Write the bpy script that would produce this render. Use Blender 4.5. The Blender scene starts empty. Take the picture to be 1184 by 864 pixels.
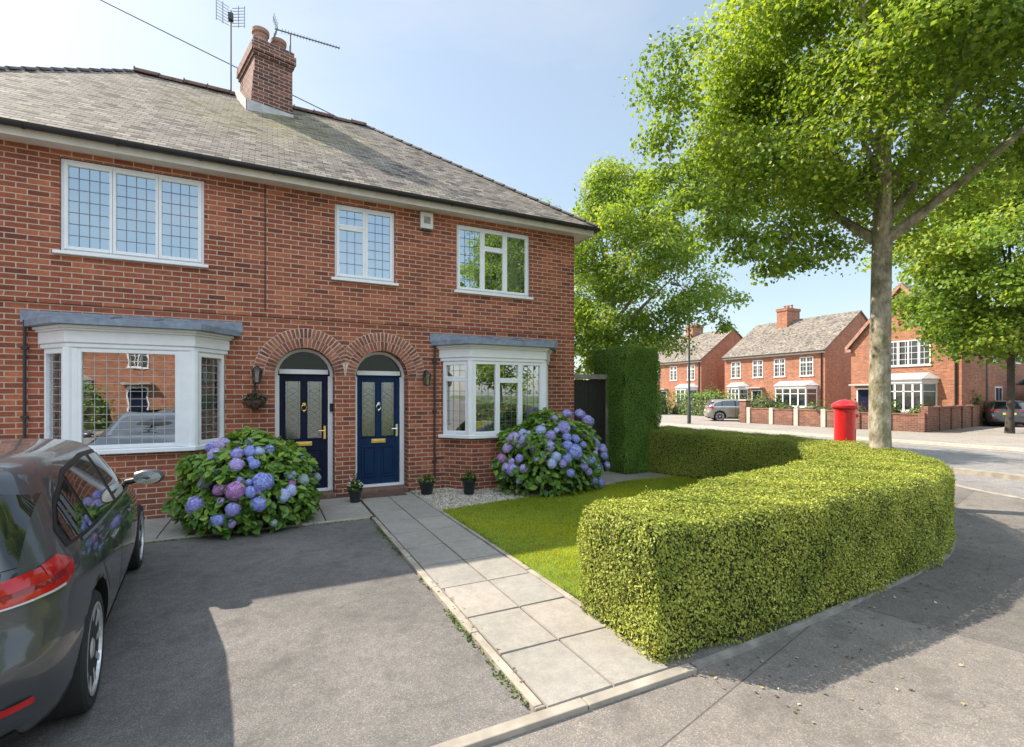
import bpy, bmesh, math, random
import numpy as np
from mathutils import Vector, Matrix
R = math.radians
random.seed(7)
rng = np.random.default_rng(11)
scn = bpy.context.scene
COL = scn.collection

# ------------------------------------------------------------------ helpers
def link(o, parent=None):
    COL.objects.link(o)
    if parent is not None:
        o.parent = parent
    return o

def tag(o, label=None, cat=None, group=None, kind=None):
    if label: o['label'] = label
    if cat: o['category'] = cat
    if group: o['group'] = group
    if kind: o['kind'] = kind
    return o

def empty(name, loc=(0, 0, 0), rz=0.0, label=None, cat=None, group=None):
    o = bpy.data.objects.new(name, None)
    o.empty_display_size = .2
    o.location = loc
    o.rotation_euler = (0, 0, rz)
    link(o)
    return tag(o, label, cat, group)

def copy_tree(o, parent=None):
    c = o.copy()
    COL.objects.link(c)
    if parent is not None: c.parent = parent
    for ch in list(o.children):
        copy_tree(ch, c)
    return c

class MB:
    """collects polygons; every face gets metre-scaled UVs from its own plane"""
    def __init__(s):
        s.v = []; s.f = []; s.m = []; s.xf = None
    def add(s, pts):
        i = len(s.v)
        for p in pts:
            p = Vector(p)
            s.v.append(tuple(s.xf @ p) if s.xf is not None else tuple(p))
        return i
    def poly(s, pts, m=0):
        i = s.add(pts); s.f.append(list(range(i, i + len(pts)))); s.m.append(m)
    def box(s, x0, x1, y0, y1, z0, z1, m=0, skip=''):
        i = s.add([(x0,y0,z0),(x1,y0,z0),(x1,y1,z0),(x0,y1,z0),(x0,y0,z1),(x1,y0,z1),(x1,y1,z1),(x0,y1,z1)])
        fs = {'b':(0,3,2,1),'t':(4,5,6,7),'f':(0,1,5,4),'r':(1,2,6,5),'k':(2,3,7,6),'l':(3,0,4,7)}
        for k, q in fs.items():
            if k in skip: continue
            s.f.append([i + a for a in q]); s.m.append(m)
    def prism(s, pts, z0, z1, m=0, top=True, bottom=True):
        """pts: CCW outline (x,y)"""
        n = len(pts)
        i = s.add([(x, y, z0) for x, y in pts] + [(x, y, z1) for x, y in pts])
        for k in range(n):
            j = (k + 1) % n
            s.f.append([i + k, i + j, i + n + j, i + n + k]); s.m.append(m)
        if top: s.f.append([i + n + k for k in range(n)]); s.m.append(m)
        if bottom: s.f.append([i + k for k in reversed(range(n))]); s.m.append(m)
    def tube(s, pts, r, n=8, m=0, cap=True):
        pts = [Vector(p) for p in pts]
        rs = r if isinstance(r, (list, tuple)) else [r] * len(pts)
        rings = []
        up = None
        for k, p in enumerate(pts):
            d = (pts[min(k + 1, len(pts) - 1)] - pts[max(k - 1, 0)])
            if d.length < 1e-9: d = Vector((0, 0, 1))
            d.normalize()
            if up is None:
                up = Vector((1, 0, 0)) if abs(d.x) < .8 else Vector((0, 1, 0))
            a = (up - d * up.dot(d)).normalized(); b = d.cross(a); up = a
            i = s.add([p + (a * math.cos(2 * math.pi * q / n) + b * math.sin(2 * math.pi * q / n)) * rs[k] for q in range(n)])
            rings.append(i)
        for k in range(len(rings) - 1):
            for q in range(n):
                w = (q + 1) % n
                s.f.append([rings[k] + q, rings[k] + w, rings[k + 1] + w, rings[k + 1] + q]); s.m.append(m)
        if cap:
            s.f.append([rings[0] + q for q in reversed(range(n))]); s.m.append(m)
            s.f.append([rings[-1] + q for q in range(n)]); s.m.append(m)
    def lathe(s, prof, n=20, c=(0, 0, 0), m=0, axis='z', cap=True):
        """prof: (r, h) from bottom to top"""
        c = Vector(c); rings = []
        for r, h in prof:
            pts = []
            for q in range(n):
                a = 2 * math.pi * q / n
                p = (r * math.cos(a), r * math.sin(a), h)
                if axis == 'x': p = (h, r * math.cos(a), r * math.sin(a))
                if axis == 'y': p = (r * math.sin(a), h, r * math.cos(a))
                pts.append(c + Vector(p))
            rings.append(s.add(pts))
        for k in range(len(rings) - 1):
            for q in range(n):
                w = (q + 1) % n
                s.f.append([rings[k] + q, rings[k] + w, rings[k + 1] + w, rings[k + 1] + q]); s.m.append(m)
        if cap:
            if prof[0][0] > 1e-6: s.f.append([rings[0] + q for q in reversed(range(n))]); s.m.append(m)
            if prof[-1][0] > 1e-6: s.f.append([rings[-1] + q for q in range(n)]); s.m.append(m)
    def grid(s, P, m=0, flip=False):
        """P[i][j] points"""
        ni, nj = len(P), len(P[0])
        i0 = s.add([p for row in P for p in row])
        for i in range(ni - 1):
            for j in range(nj - 1):
                q = [i0 + i * nj + j, i0 + i * nj + j + 1, i0 + (i + 1) * nj + j + 1, i0 + (i + 1) * nj + j]
                s.f.append(q[::-1] if flip else q); s.m.append(m)
    def build(s, name, mats, parent=None, smooth=False, bevel=0.0, loc=None):
        me = bpy.data.meshes.new(name)
        me.from_pydata(s.v, [], s.f)
        if not isinstance(mats, (list, tuple)): mats = [mats]
        for mm in mats: me.materials.append(mm)
        me.polygons.foreach_set('material_index', s.m)
        me.update()
        box_uv(me)
        if smooth:
            me.shade_smooth()
            me.set_sharp_from_angle(angle=R(35))
        o = bpy.data.objects.new(name, me)
        link(o, parent)
        if loc is not None: o.location = loc
        if bevel > 0:
            b = o.modifiers.new('bevel', 'BEVEL'); b.width = bevel; b.segments = 2; b.limit_method = 'ANGLE'; b.angle_limit = R(40)
        return o

def box_uv(me):
    uv = me.uv_layers.new(name='UVMap')
    data = np.zeros(len(me.loops) * 2, dtype=np.float32)
    vs = me.vertices
    for p in me.polygons:
        n = p.normal
        if abs(n.z) > .985:
            t = Vector((1, 0, 0)); b = Vector((0, 1, 0))
        else:
            t = Vector((-n.y, n.x, 0)).normalized(); b = n.cross(t)
        for li in p.loop_indices:
            co = vs[me.loops[li].vertex_index].co
            data[2 * li] = co.dot(t); data[2 * li + 1] = co.dot(b)
    uv.data.foreach_set('uv', data)

def np_mesh(name, V, F, tint=None, mats=(), matidx=None, parent=None, smooth=False):
    """V (n,3), F (m,k) with k constant, or list of such arrays"""
    me = bpy.data.meshes.new(name)
    Fs = F if isinstance(F, list) else [F]
    me.vertices.add(len(V)); me.vertices.foreach_set('co', np.asarray(V, dtype=np.float32).ravel())
    nl = sum(f.size for f in Fs); npoly = sum(len(f) for f in Fs)
    me.loops.add(nl); me.loops.foreach_set('vertex_index', np.concatenate([f.ravel() for f in Fs]).astype(np.int32))
    tot = np.concatenate([np.full(len(f), f.shape[1], dtype=np.int32) for f in Fs])
    st = np.concatenate([[0], np.cumsum(tot)[:-1]]).astype(np.int32)
    me.polygons.add(npoly); me.polygons.foreach_set('loop_start', st)
    if matidx is not None: me.polygons.foreach_set('material_index', matidx.astype(np.int32))
    for mm in mats: me.materials.append(mm)
    me.update(calc_edges=True); me.validate()
    if tint is not None:
        a = me.attributes.new('tint', 'FLOAT', 'POINT'); a.data.foreach_set('value', np.asarray(tint, dtype=np.float32))
    me.shade_smooth() if smooth else me.shade_flat()
    o = bpy.data.objects.new(name, me); link(o, parent)
    return o

# ------------------------------------------------------------------ materials
def nt(name):
    m = bpy.data.materials.new(name); m.use_nodes = True
    t = m.node_tree; t.nodes.clear()
    out = t.nodes.new('ShaderNodeOutputMaterial')
    return m, t, out

def N(t, kind, **kw):
    n = t.nodes.new(kind)
    for k, v in kw.items():
        if k.startswith('i_'): n.inputs[k[2:].replace('_', ' ')].default_value = v
        else: setattr(n, k, v)
    return n

def ramp(t, fac, stops):
    r = t.nodes.new('ShaderNodeValToRGB')
    el = r.color_ramp.elements
    while len(el) > 1: el.remove(el[-1])
    el[0].position = stops[0][0]; el[0].color = (*stops[0][1], 1)
    for p, c in stops[1:]:
        e = el.new(p); e.color = (*c, 1)
    t.links.new(fac, r.inputs[0])
    return r.outputs[0]

def mixc(t, a, b, fac, mode='MIX'):
    n = t.nodes.new('ShaderNodeMix'); n.data_type = 'RGBA'; n.blend_type = mode
    for sock, v in ((n.inputs[6], a), (n.inputs[7], b), (n.inputs[0], fac)):
        if isinstance(v, bpy.types.NodeSocket): t.links.new(v, sock)
        elif isinstance(v, (int, float)): sock.default_value = v
        else: sock.default_value = (*v, 1)
    return n.outputs[2]

def noise(t, scale, coord, detail=3, rough=.55):
    n = N(t, 'ShaderNodeTexNoise'); n.inputs['Scale'].default_value = scale
    n.inputs['Detail'].default_value = detail; n.inputs['Roughness'].default_value = rough
    t.links.new(coord, n.inputs['Vector'])
    return n.outputs['Fac']

def coords(t, which='Object'):
    return t.nodes.new('ShaderNodeTexCoord').outputs[which]

def scalev(t, v, s):
    m = t.nodes.new('ShaderNodeVectorMath'); m.operation = 'MULTIPLY'
    t.links.new(v, m.inputs[0]); m.inputs[1].default_value = s
    return m.outputs[0]

def rng_map(t, v, a, b, c, d):
    n = t.nodes.new('ShaderNodeMapRange'); t.links.new(v, n.inputs[0])
    n.inputs[1].default_value = a; n.inputs[2].default_value = b; n.inputs[3].default_value = c; n.inputs[4].default_value = d
    return n.outputs[0]

def principled(t, out, color, rough=.6, metal=0., spec=.5, coat=0., bump=None, bstr=.3, bdist=.01, emis=None):
    p = t.nodes.new('ShaderNodeBsdfPrincipled')
    for k, v in (('Base Color', color), ('Roughness', rough), ('Metallic', metal), ('Specular IOR Level', spec), ('Coat Weight', coat)):
        if isinstance(v, bpy.types.NodeSocket): t.links.new(v, p.inputs[k])
        elif k == 'Base Color': p.inputs[k].default_value = (*v, 1)
        else: p.inputs[k].default_value = v
    if coat: p.inputs['Coat Roughness'].default_value = .04
    if bump is not None:
        b = t.nodes.new('ShaderNodeBump'); b.inputs['Strength'].default_value = bstr; b.inputs['Distance'].default_value = bdist
        t.links.new(bump, b.inputs['Height']); t.links.new(b.outputs[0], p.inputs['Normal'])
    t.links.new(p.outputs[0], out.inputs[0])
    return p

def plain(name, color, rough=.6, metal=0., spec=.5, coat=0., var=.12, vscale=6., bstr=.15, bscale=60., bdist=.004):
    m, t, out = nt(name)
    c = coords(t)
    f = noise(t, vscale, c, 4)
    lo = tuple(max(0, x * (1 - var)) for x in color); hi = tuple(min(1, x * (1 + var)) for x in color)
    col = ramp(t, f, [(.3, lo), (.7, hi)])
    bn = noise(t, bscale, c, 2)
    principled(t, out, col, rough, metal, spec, coat, bn if bstr else None, bstr, bdist)
    return m

def brick_mat(name, dark, mid, light, mortar, bw=.225, rh=.083, ms=.007, bright=1.0, weather=.35):
    m, t, out = nt(name)
    uv = coords(t, 'UV')
    br = N(t, 'ShaderNodeTexBrick'); br.offset = .5; br.squash = 1.0
    t.links.new(uv, br.inputs['Vector'])
    for k, v in (('Scale', 1.0), ('Mortar Size', ms), ('Mortar Smooth', .15), ('Bias', 0.), ('Brick Width', bw), ('Row Height', rh)):
        br.inputs[k].default_value = v
    br.inputs['Color1'].default_value = (0, 0, 0, 1); br.inputs['Color2'].default_value = (1, 1, 1, 1); br.inputs['Mortar'].default_value = (.5, .5, .5, 1)
    mx_ = lambda a, b, k: tuple(p * (1 - k) + q * k for p, q in zip(a, b))
    c = ramp(t, br.outputs['Color'], [(0., dark), (.14, mx_(dark, mid, .55)), (.45, mid), (.62, mx_(mid, dark, .3)), (.8, mx_(mid, light, .4)), (1., light)])
    n1 = noise(t, 22., uv, 4)
    c = mixc(t, c, ramp(t, n1, [(.25, (.55, .55, .58)), (.7, (1.25, 1.2, 1.15))]), .55, 'MULTIPLY')
    n2 = noise(t, .9, uv, 4)
    c = mixc(t, c, ramp(t, n2, [(.3, (.72, .70, .72)), (.7, (1.2, 1.15, 1.1))]), weather * 1.4 if weather < .7 else 1., 'MULTIPLY')
    vz = N(t, 'ShaderNodeSeparateXYZ'); t.links.new(uv, vz.inputs[0])
    dm = N(t, 'ShaderNodeMath', operation='MULTIPLY', use_clamp=True); t.links.new(rng_map(t, vz.outputs[1], .05, .75, 1., 0.), dm.inputs[0]); t.links.new(rng_map(t, noise(t, 3., uv, 4), .35, .6, .3, 1.), dm.inputs[1])
    c = mixc(t, c, (.075, .05, .035), rng_map(t, dm.outputs[0], 0, 1, 0, .55))      # damp at the foot
    n4 = noise(t, 1., scalev(t, uv, (3.2, .35, 1.)), 4, .6)      # rain streaks
    c = mixc(t, c, ramp(t, n4, [(.35, (.80, .78, .78)), (.6, (1.06, 1.05, 1.04))]), .7, 'MULTIPLY')
    mo = mixc(t, mortar, tuple(x * .6 for x in mortar), noise(t, 4., uv, 3))
    c = mixc(t, c, mo, br.outputs['Fac'])
    inv = N(t, 'ShaderNodeMath', operation='MULTIPLY_ADD'); t.links.new(br.outputs['Fac'], inv.inputs[0]); inv.inputs[1].default_value = -1.; inv.inputs[2].default_value = 1.
    ad = N(t, 'ShaderNodeMath', operation='MULTIPLY_ADD'); t.links.new(noise(t, 90., uv, 3), ad.inputs[0]); ad.inputs[1].default_value = .35; t.links.new(inv.outputs[0], ad.inputs[2])
    principled(t, out, c, .85, spec=.25, bump=ad.outputs[0], bstr=.55, bdist=.006)
    return m

def asphalt_mat(name, base, speck=.5, bstr=.5, joints=None, patch=.25, wear=1., cell=150.):
    m, t, out = nt(name)
    co = coords(t)
    v = N(t, 'ShaderNodeTexVoronoi'); v.inputs['Scale'].default_value = cell; t.links.new(co, v.inputs['Vector'])
    sep = N(t, 'ShaderNodeSeparateColor'); t.links.new(v.outputs['Color'], sep.inputs[0])
    lo = tuple(x * (1 - speck) for x in base); hi = tuple(x * (1 + speck * 1.6) for x in base)
    c = ramp(t, sep.outputs[0], [(0., lo), (.6, base), (.9, hi), (1., tuple(min(.8, x * (1 + speck * 3)) for x in base))])
    n1 = noise(t, .7, co, 5, .6)
    c = mixc(t, c, ramp(t, n1, [(.3, (1 - patch,) * 3), (.7, (1 + patch,) * 3)]), 1., 'MULTIPLY')
    n2 = noise(t, 9., co, 4, .7)
    c = mixc(t, c, ramp(t, n2, [(.35, (.86, .86, .87)), (.65, (1.1, 1.09, 1.07))]), 1., 'MULTIPLY')
    n5 = noise(t, 2.6, co, 6, .62)                               # stains and drips
    c = mixc(t, c, tuple(x * .55 for x in base), rng_map(t, n5, .54, .68, 0., .6 * wear))
    vc = N(t, 'ShaderNodeTexVoronoi', feature='DISTANCE_TO_EDGE'); vc.inputs['Scale'].default_value = .42
    wv = N(t, 'ShaderNodeVectorMath', operation='ADD'); t.links.new(co, wv.inputs[0]); nv = N(t, 'ShaderNodeTexNoise'); nv.inputs['Scale'].default_value = 2.2; nv.inputs['Detail'].default_value = 4; t.links.new(co, nv.inputs['Vector']); t.links.new(nv.outputs['Color'], wv.inputs[1])
    t.links.new(wv.outputs[0], vc.inputs['Vector'])
    cr = N(t, 'ShaderNodeMath', operation='MULTIPLY'); t.links.new(rng_map(t, vc.outputs['Distance'], .0, .0035, .6 * wear, 0.), cr.inputs[0]); t.links.new(rng_map(t, noise(t, .9, co, 3), .50, .62, 0., 1.), cr.inputs[1])
    c = mixc(t, c, tuple(x * .3 for x in base), cr.outputs[0])
    if joints:
        br = N(t, 'ShaderNodeTexBrick'); br.offset = .37
        mp = N(t, 'ShaderNodeMapping'); t.links.new(co, mp.inputs['Vector']); mp.inputs['Rotation'].default_value = (0, 0, joints[2])
        t.links.new(mp.outputs[0], br.inputs['Vector'])
        for k, q in (('Scale', 1.), ('Mortar Size', .006), ('Mortar Smooth', .3), ('Brick Width', joints[0]), ('Row Height', joints[1])): br.inputs[k].default_value = q
        br.inputs['Color1'].default_value = (.82, .82, .83, 1); br.inputs['Color2'].default_value = (1.12, 1.11, 1.1, 1); br.inputs['Mortar'].default_value = (.95, .95, .95, 1)
        c = mixc(t, c, br.outputs['Color'], 1., 'MULTIPLY')
        c = mixc(t, c, tuple(x * .4 for x in base), rng_map(t, br.outputs['Fac'], 0, 1, 0, .7))
    principled(t, out, c, .88, spec=.3, bump=sep.outputs[1], bstr=bstr, bdist=.004)
    return m

def leaf_mat(name, stops, trans=.35, rough=.5, spec=.35, tcol=(1.25, 1.2, .5)):
    m, t, out = nt(name)
    a = N(t, 'ShaderNodeAttribute', attribute_name='tint')
    c = ramp(t, a.outputs['Fac'], stops)
    p = t.nodes.new('ShaderNodeBsdfPrincipled'); t.links.new(c, p.inputs['Base Color'])
    p.inputs['Roughness'].default_value = rough; p.inputs['Specular IOR Level'].default_value = spec
    tr = t.nodes.new('ShaderNodeBsdfTranslucent')
    t.links.new(mixc(t, c, tcol, 1., 'MULTIPLY'), tr.inputs[0])
    mx = t.nodes.new('ShaderNodeMixShader'); mx.inputs[0].default_value = trans
    t.links.new(p.outputs[0], mx.inputs[1]); t.links.new(tr.outputs[0], mx.inputs[2]); t.links.new(mx.outputs[0], out.inputs[0])
    return m

def glass_mat(name, base=.35, tint=(.8, .85, .85), rough=.01, wob=.0, fm=1.2, gcol=(.95, .97, 1.)):
    """window glass: a sheet that mirrors and lets some light through"""
    m, t, out = nt(name)
    fr = N(t, 'ShaderNodeFresnel'); fr.inputs[0].default_value = 1.5
    ma = N(t, 'ShaderNodeMath', operation='MULTIPLY_ADD', use_clamp=True); t.links.new(fr.outputs[0], ma.inputs[0]); ma.inputs[1].default_value = fm; ma.inputs[2].default_value = base
    gl = N(t, 'ShaderNodeBsdfGlossy'); gl.inputs['Roughness'].default_value = rough; gl.inputs[0].default_value = (*gcol, 1)
    if wob:
        b = N(t, 'ShaderNodeBump'); b.inputs['Strength'].default_value = wob; b.inputs['Distance'].default_value = .02
        t.links.new(noise(t, 3.5, coords(t), 2), b.inputs['Height']); t.links.new(b.outputs[0], gl.inputs['Normal'])
    tr = N(t, 'ShaderNodeBsdfTransparent'); tr.inputs[0].default_value = (*tint, 1)
    mx = t.nodes.new('ShaderNodeMixShader'); t.links.new(ma.outputs[0], mx.inputs[0])
    t.links.new(tr.outputs[0], mx.inputs[1]); t.links.new(gl.outputs[0], mx.inputs[2]); t.links.new(mx.outputs[0], out.inputs[0])
    return m

M = {}
M['brick'] = brick_mat('red_brick', (.165, .057, .038), (.325, .101, .055), (.44, .152, .080), (.60, .45, .34), ms=.0072, rh=.0745)
M['brick_trim'] = brick_mat('orange_brick', (.17, .055, .04), (.30, .10, .06), (.42, .15, .085), (.46, .32, .25))
M['far_brick'] = brick_mat('far_brick', (.27, .115, .075), (.40, .17, .10), (.48, .22, .13), (.44, .32, .24), weather=.3)
M['wall_brick'] = brick_mat('garden_wall_brick', (.16, .075, .055), (.28, .12, .08), (.36, .18, .12), (.36, .29, .24), weather=.6)
M['chim_brick'] = brick_mat('chimney_brick', (.09, .045, .038), (.185, .080, .060), (.27, .12, .09), (.52, .42, .36), bw=.2, rh=.075)
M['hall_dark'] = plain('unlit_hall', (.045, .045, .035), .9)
M['mortar'] = plain('mortar', (.62, .48, .38), .9, bscale=80)
M['white'] = plain('white_frame_paint', (.78, .79, .80), .35, var=.04, bstr=.05)
M['cream'] = plain('cream_fascia_paint', (.66, .62, .55), .5, var=.1)
M['black'] = plain('black_plastic', (.022, .022, .024), .4, var=.2)
M['lead'] = plain('lead_sheet', (.21, .25, .31), .55, metal=.1, var=.25, vscale=9, bstr=.3, bscale=14)
M['came'] = plain('lead_came', (.19, .21, .23), .5, metal=.4)
M['came_pale'] = plain('pale_lead_came', (.42, .41, .38), .5)
M['glass'] = glass_mat('window_glass', .36, wob=.02)
M['glass_up'] = glass_mat('upstairs_window_glass', .56, wob=.04, gcol=(.84, .95, 1.))
M['fan_glass'] = glass_mat('fanlight_glass', .01, (.6, .62, .5), fm=.5)
M['door_glass'] = glass_mat('door_glass', .2, (.55, .55, .5), .18)
M['far_glass'] = glass_mat('far_window_glass', .06)
M['plaster'] = plain('interior_plaster', (.35, .33, .30), .9)
M['curtain'] = plain('curtain_fabric', (.62, .62, .58), .9, vscale=20)
M['door_black'] = plain('dark_door_paint', (.011, .014, .036), .45, spec=.12, var=.2, bstr=.06)
M['door_blue'] = plain('navy_door_paint', (.009, .030, .080), .45, spec=.12, var=.12, bstr=.06)
M['brass'] = plain('brass', (.75, .52, .16), .28, metal=.9, var=.1)
M['silver'] = plain('chrome', (.7, .7, .7), .2, metal=1., var=.05)
M['stone'] = plain('concrete_step', (.27, .25, .22), .9, var=.25, vscale=10, bstr=.3)
M['mat_fibre'] = plain('coir_mat', (.10, .06, .045), .95, var=.4, vscale=30, bstr=.6, bscale=180)
M['terracotta'] = plain('terracotta', (.36, .20, .15), .8, var=.25)
M['alu'] = plain('aerial_metal', (.16, .165, .17), .5, metal=.4)
M['asphalt'] = asphalt_mat('driveway_asphalt', (.148, .138, .129), .24, .6, cell=200., patch=.22)
M['pave'] = asphalt_mat('pavement_asphalt', (.170, .154, .138), .20, .45, joints=(2.6, 1.75, R(-14)), patch=.16, cell=170.)
M['road'] = asphalt_mat('road_asphalt', (.215, .205, .195), .22, .4, patch=.12, cell=90.)
M['farpave'] = asphalt_mat('far_pavement_asphalt', (.29, .262, .232), .15, .3, patch=.12, cell=60.)
M['kerb'] = plain('kerb_concrete', (.31, .275, .225), .9, var=.3, vscale=5, bstr=.4, bscale=90)
M['kerb_dark'] = plain('edging_concrete', (.24, .225, .20), .9, var=.35, vscale=7, bstr=.4, bscale=90)
M['soil'] = plain('soil', (.07, .055, .04), .95, var=.4, vscale=8, bstr=.6, bscale=40, bdist=.02)
M['earth'] = plain('verge_ground', (.085, .12, .04), .95, var=.35, vscale=.6, bstr=.4, bscale=8)
M['lawn'] = plain('lawn_base', (.12, .18, .02), .95, var=.35, vscale=5., bstr=.6, bscale=120)
M['bark'] = None
M['gatewood'] = plain('dark_gate_wood', (.020, .017, .016), .6, var=.3, vscale=14)
M['gateframe'] = plain('weathered_gate_frame', (.26, .235, .20), .85, var=.3, vscale=10)
M['conc'] = plain('concrete_post', (.50, .45, .38), .9, var=.15)
M['postred'] = plain('pillar_box_red', (.55, .012, .012), .32, var=.08, coat=.4, bstr=.05)
M['lampgrey'] = plain('lamp_post_paint', (.045, .05, .05), .5)
M['pot'] = plain('dark_pot_glaze', (.014, .020, .022), .35, var=.2, coat=.2)
M['wirem'] = plain('wire_black', (.03, .03, .03), .6)
M['plastic_white'] = plain('alarm_box_plastic', (.62, .60, .54), .5, var=.06)

def slab_mat():
    m, t, out = nt('path_slabs')
    co = coords(t)
    n1 = noise(t, 1.1, co, 3); n2 = noise(t, 14., co, 5, .7); n3 = noise(t, 120., co, 2)
    oi = N(t, 'ShaderNodeAttribute', attribute_name='tint')
    c = ramp(t, oi.outputs['Fac'], [(0, (.30, .282, .255)), (.5, (.325, .30, .265)), (1, (.345, .312, .272))])
    c = mixc(t, c, ramp(t, n2, [(.3, (.82, .82, .83)), (.7, (1.1, 1.09, 1.07))]), 1., 'MULTIPLY')
    c = mixc(t, c, ramp(t, n3, [(.3, (.88, .88, .88)), (.7, (1.1, 1.1, 1.1))]), 1., 'MULTIPLY')
    c = mixc(t, c, ramp(t, n1, [(.35, (.85, .86, .85)), (.65, (1.05, 1.05, 1.05))]), 1., 'MULTIPLY')
    principled(t, out, c, .9, spec=.3, bump=n3, bstr=.3, bdist=.003)
    return m
M['slab'] = slab_mat()

def tile_mat(name, moss=True):
    m, t, out = nt(name)
    uv = coords(t, 'UV'); co = coords(t)
    br = N(t, 'ShaderNodeTexBrick'); br.offset = .5
    t.links.new(uv, br.inputs['Vector'])
    for k, v in (('Scale', 1.), ('Mortar Size', .006), ('Mortar Smooth', .2), ('Brick Width', .17), ('Row Height', .105)): br.inputs[k].default_value = v
    br.inputs['Color1'].default_value = (0, 0, 0, 1); br.inputs['Color2'].default_value = (1, 1, 1, 1); br.inputs['Mortar'].default_value = (0, 0, 0, 1)
    c = ramp(t, br.outputs['Color'], [(0., (.065, .057, .05)), (.15, (.135, .118, .103)), (.4, (.205, .183, .158)), (.8, (.24, .212, .182)), (1., (.32, .285, .245))])
    c = mixc(t, c, (.05, .045, .04), rng_map(t, br.outputs['Fac'], 0, 1, 0, .75))
    c = mixc(t, c, ramp(t, noise(t, 1.3, co, 5, .65), [(.3, (.8, .8, .82)), (.7, (1.2, 1.17, 1.1))]), 1., 'MULTIPLY')
    c = mixc(t, c, ramp(t, noise(t, 45., co, 3), [(.3, (.75, .75, .75)), (.7, (1.2, 1.2, 1.2))]), 1., 'MULTIPLY')
    if moss:
        # lichen and moss stain round the chimney
        d = N(t, 'ShaderNodeVectorMath', operation='DISTANCE'); t.links.new(co, d.inputs[0]); d.inputs[1].default_value = (.1, 2.2, 7.1)
        f = rng_map(t, d.outputs['Value'], .6, 2.3, 1., 0.)
        g = N(t, 'ShaderNodeMath', operation='MULTIPLY', use_clamp=True); t.links.new(f, g.inputs[0]); t.links.new(rng_map(t, noise(t, 5., co, 5, .7), .42, .62, 0., .75), g.inputs[1])
        c = mixc(t, c, (.20, .19, .06), g.outputs[0])
    principled(t, out, c, .85, spec=.3, bump=br.outputs['Fac'], bstr=-.4, bdist=.006)
    return m
M['tile'] = tile_mat('roof_tiles')
M['tile_far'] = tile_mat('far_roof_tiles', False)
M['ridge'] = plain('ridge_tile_clay', (.15, .09, .07), .85, var=.4, vscale=12, bstr=.3)
M['hipcap'] = plain('hip_cap_dark', (.10, .095, .095), .7, var=.3)

def bark_mat():
    m, t, out = nt('tree_bark')
    co = coords(t)
    n1 = noise(t, 6., scalev(t, co, (1, 1, .6)), 6, .7); n2 = noise(t, 30., scalev(t, co, (1, 1, .4)), 4, .7); n3 = noise(t, 3.2, co, 3)
    c = ramp(t, n1, [(.33, (.13, .11, .08)), (.47, (.31, .27, .20)), (.66, (.52, .465, .36))])
    c = mixc(t, c, (.16, .165, .06), rng_map(t, n3, .5, .62, 0., .55))
    c = mixc(t, c, ramp(t, n2, [(.3, (.7, .7, .7)), (.7, (1.2, 1.2, 1.2))]), 1., 'MULTIPLY')
    principled(t, out, c, .9, spec=.2, bump=n2, bstr=.9, bdist=.02)
    return m
M['bark'] = bark_mat()
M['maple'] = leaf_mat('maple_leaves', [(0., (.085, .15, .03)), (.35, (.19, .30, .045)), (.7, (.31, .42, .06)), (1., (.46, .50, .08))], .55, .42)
M['lime'] = leaf_mat('lime_tree_leaves', [(0., (.085, .165, .04)), (.4, (.20, .32, .06)), (.75, (.33, .43, .075)), (1., (.46, .50, .11))], .55, .42)
M['privet'] = leaf_mat('privet_leaves', [(0., (.085, .135, .024)), (.35, (.20, .26, .040)), (.7, (.395, .43, .074)), (1., (.62, .59, .13))], .24, .5, .3)
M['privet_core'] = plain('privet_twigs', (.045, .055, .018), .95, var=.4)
M['yew'] = leaf_mat('conifer_sprays', [(0., (.07, .15, .025)), (.5, (.16, .30, .045)), (1., (.28, .42, .075))], .25)
M['shrub'] = leaf_mat('shrub_leaves', [(0., (.04, .08, .018)), (.5, (.10, .16, .03)), (1., (.22, .26, .06))], .3)
M['hyd_leaf'] = leaf_mat('hydrangea_leaves', [(0., (.05, .125, .024)), (.5, (.15, .28, .042)), (1., (.32, .42, .065))], .3, .42, .45)
M['redshrub'] = leaf_mat('russet_leaves', [(0., (.08, .04, .025)), (.5, (.14, .075, .04)), (1., (.16, .13, .05))], .3)
M['grass'] = leaf_mat('grass_blades', [(0., (.13, .23, .016)), (.5, (.34, .43, .020)), (1., (.60, .60, .028))], .6, tcol=(1.7, 1.3, .35))
FL = {}
for k, (a, b) in {'blue': ((.22, .27, .66), (.56, .62, .95)), 'violet': ((.29, .27, .64), (.64, .60, .93)), 'pink': ((.44, .19, .46), (.74, .46, .74)),
                  'pale': ((.40, .48, .74), (.70, .75, .92)), 'lilac': ((.42, .34, .66), (.76, .66, .93)), 'green': ((.34, .45, .46), (.55, .66, .62))}.items():
    FL[k] = leaf_mat(k + '_florets', [(0., a), (1., b)], .25, .6, .2, (1, 1, 1))

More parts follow.
